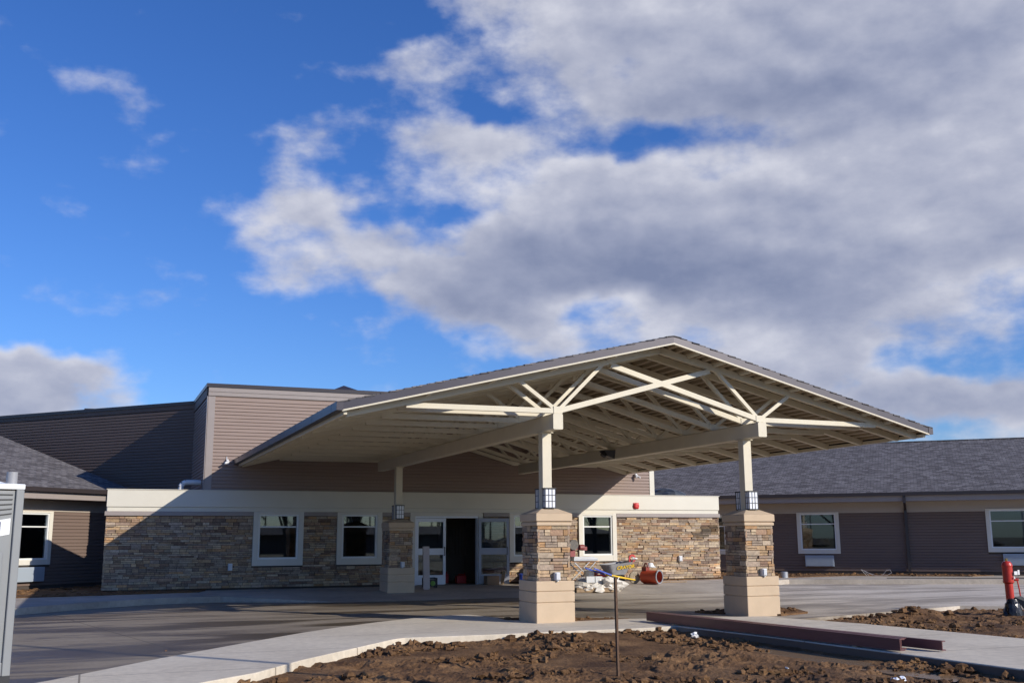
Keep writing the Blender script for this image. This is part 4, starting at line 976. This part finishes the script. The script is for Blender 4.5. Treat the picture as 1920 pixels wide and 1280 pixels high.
jerry(10.75, 33.0, 1.1, 'left red fuel can inside the dark doorway'); jerry(11.25, 32.6, .95, 'right red fuel can inside the dark doorway')
b = MB(); b.box(11.55, 30.95, .15, 11.95, 31.25, .42); o = b.build('cardboard_box', CARD, org=(11.75, 31.1, .15), bevel=.004); tag(o, 'brown cardboard box at the foot of the open door leaf', 'box')
b = MB(); b.bar((12.02,30.9,.16),(12.15,31.05,.55),.10,.02); o = b.build('offcut_board', WOOD, org=(12.1, 31, .15)); tag(o, 'short board leaning beside the cardboard box', 'board')
def bucket(x, y, m, label, s=1., hm=GALV):
    t = thing('bucket', label, 'bucket', (x, y, Z0), 0, 'buckets by the entrance')
    b = MB(Matrix.Translation((x, y, Z0))); b.lathe([(0,0),(.13*s,0),(.15*s,.36*s),(.158*s,.36*s),(.158*s,.385*s),(.145*s,.385*s),(.125*s,.03),(0,.03)], n=22); b.build('pail', m, t)
    b = MB(Matrix.Translation((x, y, Z0))); b.path([(.158*s*math.cos(a), .02-.1*s*math.sin(a), .33*s-.16*s*math.sin(a)) for a in [math.pi*i/8 for i in range(9)]], .005, 5); b.build('handle', hm, t)
bucket(12.65, 30.7, BLUE, 'dark blue bucket in shade under the third window', .85)
bucket(13.0, 30.4, mat('yellow_bucket', (.55,.5,.05), .5), 'yellow topped bucket in shade left of the front pillar', .9)
b = MB(); b.box(13.1, 30.6, .15, 13.75, 31.2, .62); b.box(13.2, 30.55, .62, 13.7, 31.1, .66); o = b.build('tool_chest', mat('brown_chest', (.09,.055,.035), .6, var=.2), org=(13.4, 30.9, .15), bevel=.01); tag(o, 'dark brown tool chest in shade behind the front left pillar', 'tool chest')
b = MB(); b.blob((13.55, 30.85, .80), .22, .14, .10, seed=2, amp=.7, n=10, m=7); b.blob((13.75, 30.9, .92), .08, .07, .10, seed=4, amp=.6, n=8, m=6); o = b.build('paper_bag', BAGM, org=(13.55, 30.85, .66)); tag(o, 'torn paper bag in a patch of sun on the brown chest', 'bag')

# wet saw on a folding stand
sx, sy = 14.62, 30.55
t = thing('tile_saw', 'tile saw with a dark red motor on a folding steel stand by the last window', 'saw', (sx, sy, Z0))
M = Matrix.Translation((sx, sy, Z0))
for s, yy in ((1, -.22), (1, .22)):
    b = MB(M); b.bar((-.36, yy, 0), (.36, yy, .66), .035, .03); b.build('leg', GALV, t)
    b = MB(M); b.bar((.36, yy+.03, 0), (-.36, yy+.03, .66), .035, .03); b.build('leg', GALV, t)
TR = mat('tan_rail', (.5,.28,.15), .5)
for (p, q) in (((-.5,-.22,.68),(.5,-.22,.68)), ((-.5,.25,.68),(.5,.25,.68)), ((-.30,-.2,.1),(-.30,.2,.1)), ((.30,-.2,.1),(.30,.2,.1))):
    b = MB(M); b.bar(p, q, .03, .03); b.build('stand_rail', TR, t)
b = MB(M); b.box(-.42,-.28,.70,.42,.30,.79); b.box(-.38,-.22,.79,.34,.24,.83); b.build('water_tray', GALV, t, bevel=.01)
b = MB(M); b.box(-.40,.02,.83,-.22,.26,1.02); b.bar((-.36,.1,.8),(-.24,.1,1.22),.12,.12); b.box(-.34,-.02,1.05,.10,.2,1.17); b.tube((-.1,-.02,1.12),(.06,-.02,1.12),.09,n=16); b.box(.0,-.06,1.02,.16,.16,1.14); b.build('motor_head', mat('dull_red_housing', (.26,.06,.06), .5, var=.2, vscale=12), t, bevel=.01)
b = MB(M); b.lathe([(0,-.03),(.16,-.03),(.16,.03),(0,.03)], (-.30,-.02,1.20), 20, 'y'); b.build('blade_guard', mat('dusty_black_guard', (.13,.12,.11), .7, var=.3, vscale=12), t)
# spirit level, crates, bags, pallet of mortar
px_, py_ = 13.55, 27.6
PZ = .05
t = thing('pallet', 'timber pallet under the wrapped mortar bags', 'pallet', (px_, py_, PZ))
PZ = .055
M = Matrix.Translation((px_, py_, PZ)) @ Matrix.Rotation(R_(-12), 4, 'Z')
b = MB(M)
for k in range(6): b.box(-.60+k*.205, -.5, .10, -.60+k*.205+.13, .5, .12)
for y in (-.48, -.04, .40): b.box(-.6, y, 0, .56, y+.08, .10)
b.build('deck', WOOD, t)
M2 = M
rb = random.Random(5); k = 0
LB = ['paper mortar bag, bottom left of the wrapped pile', 'paper mortar bag, bottom middle of the wrapped pile', 'paper mortar bag, bottom right of the wrapped pile', 'paper mortar bag lying across the top left of the pile', 'paper mortar bag lying across the top right of the pile']
for (x, y, z) in ((-.38,-.1,.20),(.02,-.12,.20),(.38,-.08,.20),(-.18,.12,.31),(.22,.14,.31)):
    b = MB(); b.blob((0,0,0), .27, .36, .09, seed=k+1, amp=.12, n=14, m=8)
    o = b.build('mortar_bag', (BAGM, FILM, BAGM, WHITEP, FILM)[k]); o.location = M2 @ Vector((x, y, z)); o.rotation_euler = (rb.uniform(-.1,.1), rb.uniform(-.1,.1), rb.uniform(-.5,.5)); tag(o, LB[k], 'bag', 'mortar bags on the pallet'); k += 1
b = MB(M2); b.blob((.28,-.30,.20), .36, .22, .20, seed=8, amp=.55, n=22, m=12); b.blob((-.18,-.36,.12), .34, .14, .11, seed=12, amp=.5, n=16, m=9); b.blob((.62,-.1,.12), .20, .2, .12, seed=14, amp=.6, n=12, m=8)
o = b.build('plastic_wrapping', FILM, org=(px_, py_, .1)); tag(o, 'loose dusty plastic wrapping spilling off the mortar pallet', 'plastic sheet')
for kk, (xa, xb) in enumerate(((-.28,-.04), (-.02,.18))):
    b = MB(M2); b.box(xa,-.36,.26,xb,-.16,.43); o = b.build('carton', WHITEP, org=tuple(M2 @ Vector(((xa+xb)/2,-.26,.26))), bevel=.004); tag(o, ('left small white carton on the mortar pile', 'right small white carton on the mortar pile')[kk], 'carton')
b = MB(); b.box(12.5, 28.3, .09, 13.1, 28.42, .17); b.box(12.55, 28.2, .171, 13.15, 28.32, .23); o = b.build('timber_offcut', WOOD, org=(12.7, 27.6, 0)); tag(o, 'short timbers stacked right of the front left pillar', 'timber')
bucket(14.55, 29.9, mat('white_pail', (.6,.62,.63), .4), 'white mixing pail left of the red crate', 1.1); bucket(14.95, 30.45, GALV, 'grey pail standing behind the white one', 1.0)
b = MB(); x, y = 14.98, 30.0
for k in range(4):
    b.box(x-.17, y-.13, Z0+.1*k+.02, x+.17, y-.12, Z0+.1*k+.085); b.box(x-.17, y+.12, Z0+.1*k+.02, x+.17, y+.13, Z0+.1*k+.085); b.box(x-.17, y-.119, Z0+.1*k+.02, x-.16, y+.119, Z0+.1*k+.085); b.box(x+.16, y-.119, Z0+.1*k+.02, x+.17, y+.119, Z0+.1*k+.085)
for i in (-.16, -.05, .05, .15): b.box(x+i-.008, y-.135, Z0, x+i+.008, y-.131, Z0+.4)
b.box(x-.17, y-.13, Z0, x+.17, y+.13, Z0+.015); o = b.build('crate', REDT, org=(x, y, Z0)); tag(o, 'red plastic crate left of the wheelbarrow', 'crate')
# wheelbarrow
wx, wy = 15.28, 29.45
t = thing('wheelbarrow', 'grey wheelbarrow with yellow lettering and yellow and blue handles', 'wheelbarrow', (wx, wy, Z0), R_(2))
M = WM[t.name]
def loft(mb, rings):
    n = len(rings[0]); mb.add([p for r in rings for p in r], [(i*n+k, i*n+(k+1) % n, (i+1)*n+(k+1) % n, (i+1)*n+k) for i in range(len(rings)-1) for k in range(n)])
def rring(x0, x1, y, z0, z1, r):
    pts = []
    for cx, cy, a0 in ((x1-r, -y+r, -90), (x1-r, y-r, 0), (x0+r, y-r, 90), (x0+r, -y+r, 180)):
        for k in range(5):
            a = R_(a0+k*22.5); X = cx+r*math.cos(a); pts.append((X, cy+r*math.sin(a), z0+(z1-z0)*(X-x0)/(x1-x0)))
    return pts
b = MB(M); loft(b, [rring(-.30,.22,.20,.30,.30,.08), rring(-.48,.46,.33,.60,.70,.12), rring(-.50,.49,.35,.60,.705,.12), rring(-.47,.45,.32,.595,.695,.12), rring(-.28,.20,.18,.32,.32,.08)])
n = 20; b.add(rring(-.30,.22,.20,.302,.302,.08), [tuple(range(n))]); b.build('tray', WBG, t, smooth=False)
b = MB(M); b.box(-.50,-.338,.42,-.27,-.328,.58) if 0 else None
# yellow lettering on the side of the tray, following its slope
fc = bpy.data.curves.new('lettering', 'FONT'); fc.body = 'CRAYOR'; fc.size = .17; fc.extrude = .003; fc.offset = .004; fc.align_x = 'CENTER'; fc.align_y = 'CENTER'
tmp = bpy.data.objects.new('lettering_tmp', fc); COL.objects.link(tmp)
dg = bpy.context.evaluated_depsgraph_get(); me = bpy.data.meshes.new_from_object(tmp.evaluated_get(dg)); bpy.data.objects.remove(tmp)
me.name = 'lettering'; me.materials.clear(); me.materials.append(YEL)
tr = Matrix.Translation((.16, -.292, .52)) @ Matrix.Rotation(R_(-6), 4, 'Y') @ Matrix.Rotation(R_(90+22), 4, 'X') @ Matrix.Scale(.92, 4)
me.transform(tr); lo = bpy.data.objects.new('lettering', me); COL.objects.link(lo); lo.parent = t
for s in (-1, 1):
    b = MB(M); b.bar((-.30, s*.20, .285), (.62, s*.05, .12), .035, .035); b.build('handle_shaft', YEL, t)
    b = MB(M); b.bar((-.30, s*.20, .287), (-.95, s*.28, .50), .040, .040); b.build('handle_grip', BLUE, t)
    b = MB(M); b.path([(-.22, s*.20, .28), (-.30, s*.22, .02), (-.18, s*.22, .02), (-.02, s*.17, .22)], .013, 6); b.build('leg', GALV, t)
b = MB(M); b.lathe([(.06,-.035),(.14,-.045),(.185,-.03),(.195,0),(.185,.03),(.14,.045),(.06,.035),(.06,-.035)], (.62, 0, .19), 22, 'y'); b.build('wheel', MUDWHEEL, t)
t2 = thing('angle_grinder', 'red and white power tool hung on the wheelbarrow front rim', 'power tool', (wx+.52, wy-.05, Z0+.72))
b = MB(Matrix.Translation((wx+.52, wy-.05, Z0+.78))); b.lathe([(.07,-.02),(.12,-.02),(.12,.02),(.07,.02),(.07,-.02)], (0,0,0), 18, 'y'); b.box(-.12,-.03,-.12,-.04,.03,-.02); b.build('housing', REDT, t2)
b = MB(Matrix.Translation((wx+.52, wy-.05, Z0+.78))); b.tube((-.02,-.06,0),(.04,-.09,-.02),.045,n=12); b.tube((.08,-.04,0),(.15,-.04,-.01),.03,n=10); b.build('motor', WHITEP, t2)
b = MB(); b.box(15.25, 29.9, .15, 15.8, 30.4, .40); b.box(15.3, 29.85, .401, 15.75, 30.35, .43); o = b.build('mortar_tub', BLACK, org=(15.5, 30.1, .15), bevel=.02); tag(o, 'black mortar tub in shade under the wheelbarrow tray', 'tub')
# torpedo heater
tx, ty = 16.32, 29.15
t = thing('torpedo_heater', 'orange red drum heater with an open round mouth right of the wheelbarrow', 'heater', (tx, ty, Z0), R_(-62))
M = WM[t.name]
b = MB(M); b.lathe([(.19,-.30),(.20,-.28),(.20,.28),(.21,.30),(.185,.30),(.18,-.26),(.0,-.26)], (0,0,.22), 28, 'x'); b.build('drum', HEATER, t)
b = MB(M); b.lathe([(.212,.285),(.212,.31),(.175,.31),(.175,.285)], (0,0,.22), 28, 'x'); b.build('mouth_ring', GALV, t)
b = MB(M); b.lathe([(.175,.02),(.12,.10),(0,.10)], (0,0,.22), 24, 'x'); b.build('burner_cone', mat('sooty_rose', (.22,.12,.11), .7), t)
BR = mat('brick_red', (.22,.05,.035), .5)
b = MB(M); b.box(-.22,-.12,.0,.20,.12,.04); b.build('base_tank', BR, t, bevel=.01)
b = MB(M); b.box(-.28,-.1,.40,-.12,.1,.52); b.path([(-.26,0,.5),(-.22,0,.62),(-.14,0,.62),(-.10,0,.5)], .022, 8); b.build('motor_housing', BR, t)
t = thing('work_lamp', 'white headed clamp lamp behind the orange heater', 'lamp', (16.85, 30.3, Z0))
b = MB(Matrix.Translation((16.85, 30.3, Z0))); b.tube((0,0,0),(.02,0,.46),.035,n=10); b.box(-.1,-.1,0,.1,.1,.03); b.build('stem', RUST, t)
b = MB(Matrix.Translation((16.85, 30.3, Z0))); b.lathe([(0,.64),(.08,.63),(.12,.56),(.13,.50)], (.08,-.02,-.02), 18); b.tube((.14,0,.5),(.26,-.03,.47),.03,n=8); b.build('shade', WHITEP, t)
b = MB(); b.bar((16.8,29.9,.17),(17.9,29.7,.17),.10,.03); o = b.build('timber_batten', WOOD, org=(17.4, 29.8, .15)); tag(o, 'pale timber batten on the slab right of the heater', 'batten')

# ------------------------------------------------------------------ behind the camera: bare trees and a low building seen in the window glass, a pole casting its shadow
def bare_tree(x, y, h, seed, label):
    rd = random.Random(seed); t = thing('bare_tree', label, 'tree', (x, y, -.16), 0, 'bare trees across the road and in the added clump')
    tr, br = MB(), MB()
    def grow(p, d, r, l, lv):
        q = p+d*l; (tr if lv < 1 else br).tube(p, q, r, r*.68, n=6 if lv < 3 else 4, cap=False)
        if lv >= 5: return
        for k in range(3 if lv else 5):
            nd_ = (d+Vector((rd.uniform(-1,1), rd.uniform(-1,1), rd.uniform(-.2,.7)))*.75).normalized()
            grow(q if k or lv else p+d*l*.7, nd_, r*.62, l*rd.uniform(.62,.85), lv+1)
    grow(Vector((x, y, -.2)), Vector((0, 0, 1)), h*.022, h*.26, 0)
    tr.build('trunk', BARK, t); br.build('crown', BARK, t)
for k, (x, y, h) in enumerate(((16,-30,10),(23,-33,12),(30,-29,11),(37,-34,12),(46,-30,11),(8,-33,10))):
    bare_tree(x, y, h, k+3, ('first','second','third','fourth','fifth','sixth')[k]+' bare tree in the row facing the entrance')
for k, (x, y, h) in enumerate(((-42,-14,9),(-36,-25,10),(-52,-20,11),(-48,-36,12))):  # unseen trees added to darken what the right wing glass reflects
    bare_tree(x, y, h, k+30, ('nearest','second','third','farthest')[k]+' bare tree of the clump added to darken the right wing glass')
nb = thing('low_house', 'long low dark house across the road facing the entrance', 'building', (35, -75, -.16))
b = MB(); b.box(2, -80, -.16, 70, -72, 2.3); b.build('wall', TAUPEW, nb)
b = MB(); b.add([(1,-71,2.2),(71,-71,2.2),(71,-81,2.2),(1,-81,2.2),(5,-76,3.3),(67,-76,3.3)], [(0,1,5,4),(1,2,5),(2,3,4,5),(3,0,4),(0,3,2,1)]); b.build('roof', SHING, nb)
rd = random.Random(77); fw = MB()  # ring of wood added out of view to darken the window reflections
for k in range(230):
    a = R_(rd.uniform(95, 330)); r = rd.uniform(115, 150); x, y = r*math.sin(a)+8, r*math.cos(a)+10; h = rd.uniform(5, 11)
    fw.tube((x, y, -.2), (x, y, h), .22, .04, n=4, cap=False)
    for q in range(7):
        b_ = rd.uniform(0, 6.28); z = rd.uniform(.5, .8)*h; l = rd.uniform(1.2, 2.6); fw.tube((x, y, z), (x+l*math.cos(b_), y+l*math.sin(b_), z+l*.9), .09, .02, n=3, cap=False)
    fw.blob((x, y, .2), 4, 4, 1.3, seed=k, amp=.3, n=6, m=4)
fw = struct(fw.build('added_wood', BARK), 'stuff'); fw['label'] = 'unseen bare wood added to darken the window reflections'
pl = thing('light_pole', 'slim steel light pole beside the right end of the front bed', 'pole', (10.85, 2.55, -.16))
b = MB(); b.tube((10.85,2.55,-.16),(10.85,2.55,9.2),.07,.05,n=12); b.build('mast', GALV, pl)
b = MB(); b.tube((10.85,2.55,-.16),(10.85,2.55,.15),.2,n=16); b.build('footing', CONC_W, pl)
# trees and hedges far off to the sides and behind the buildings are hidden in the photograph
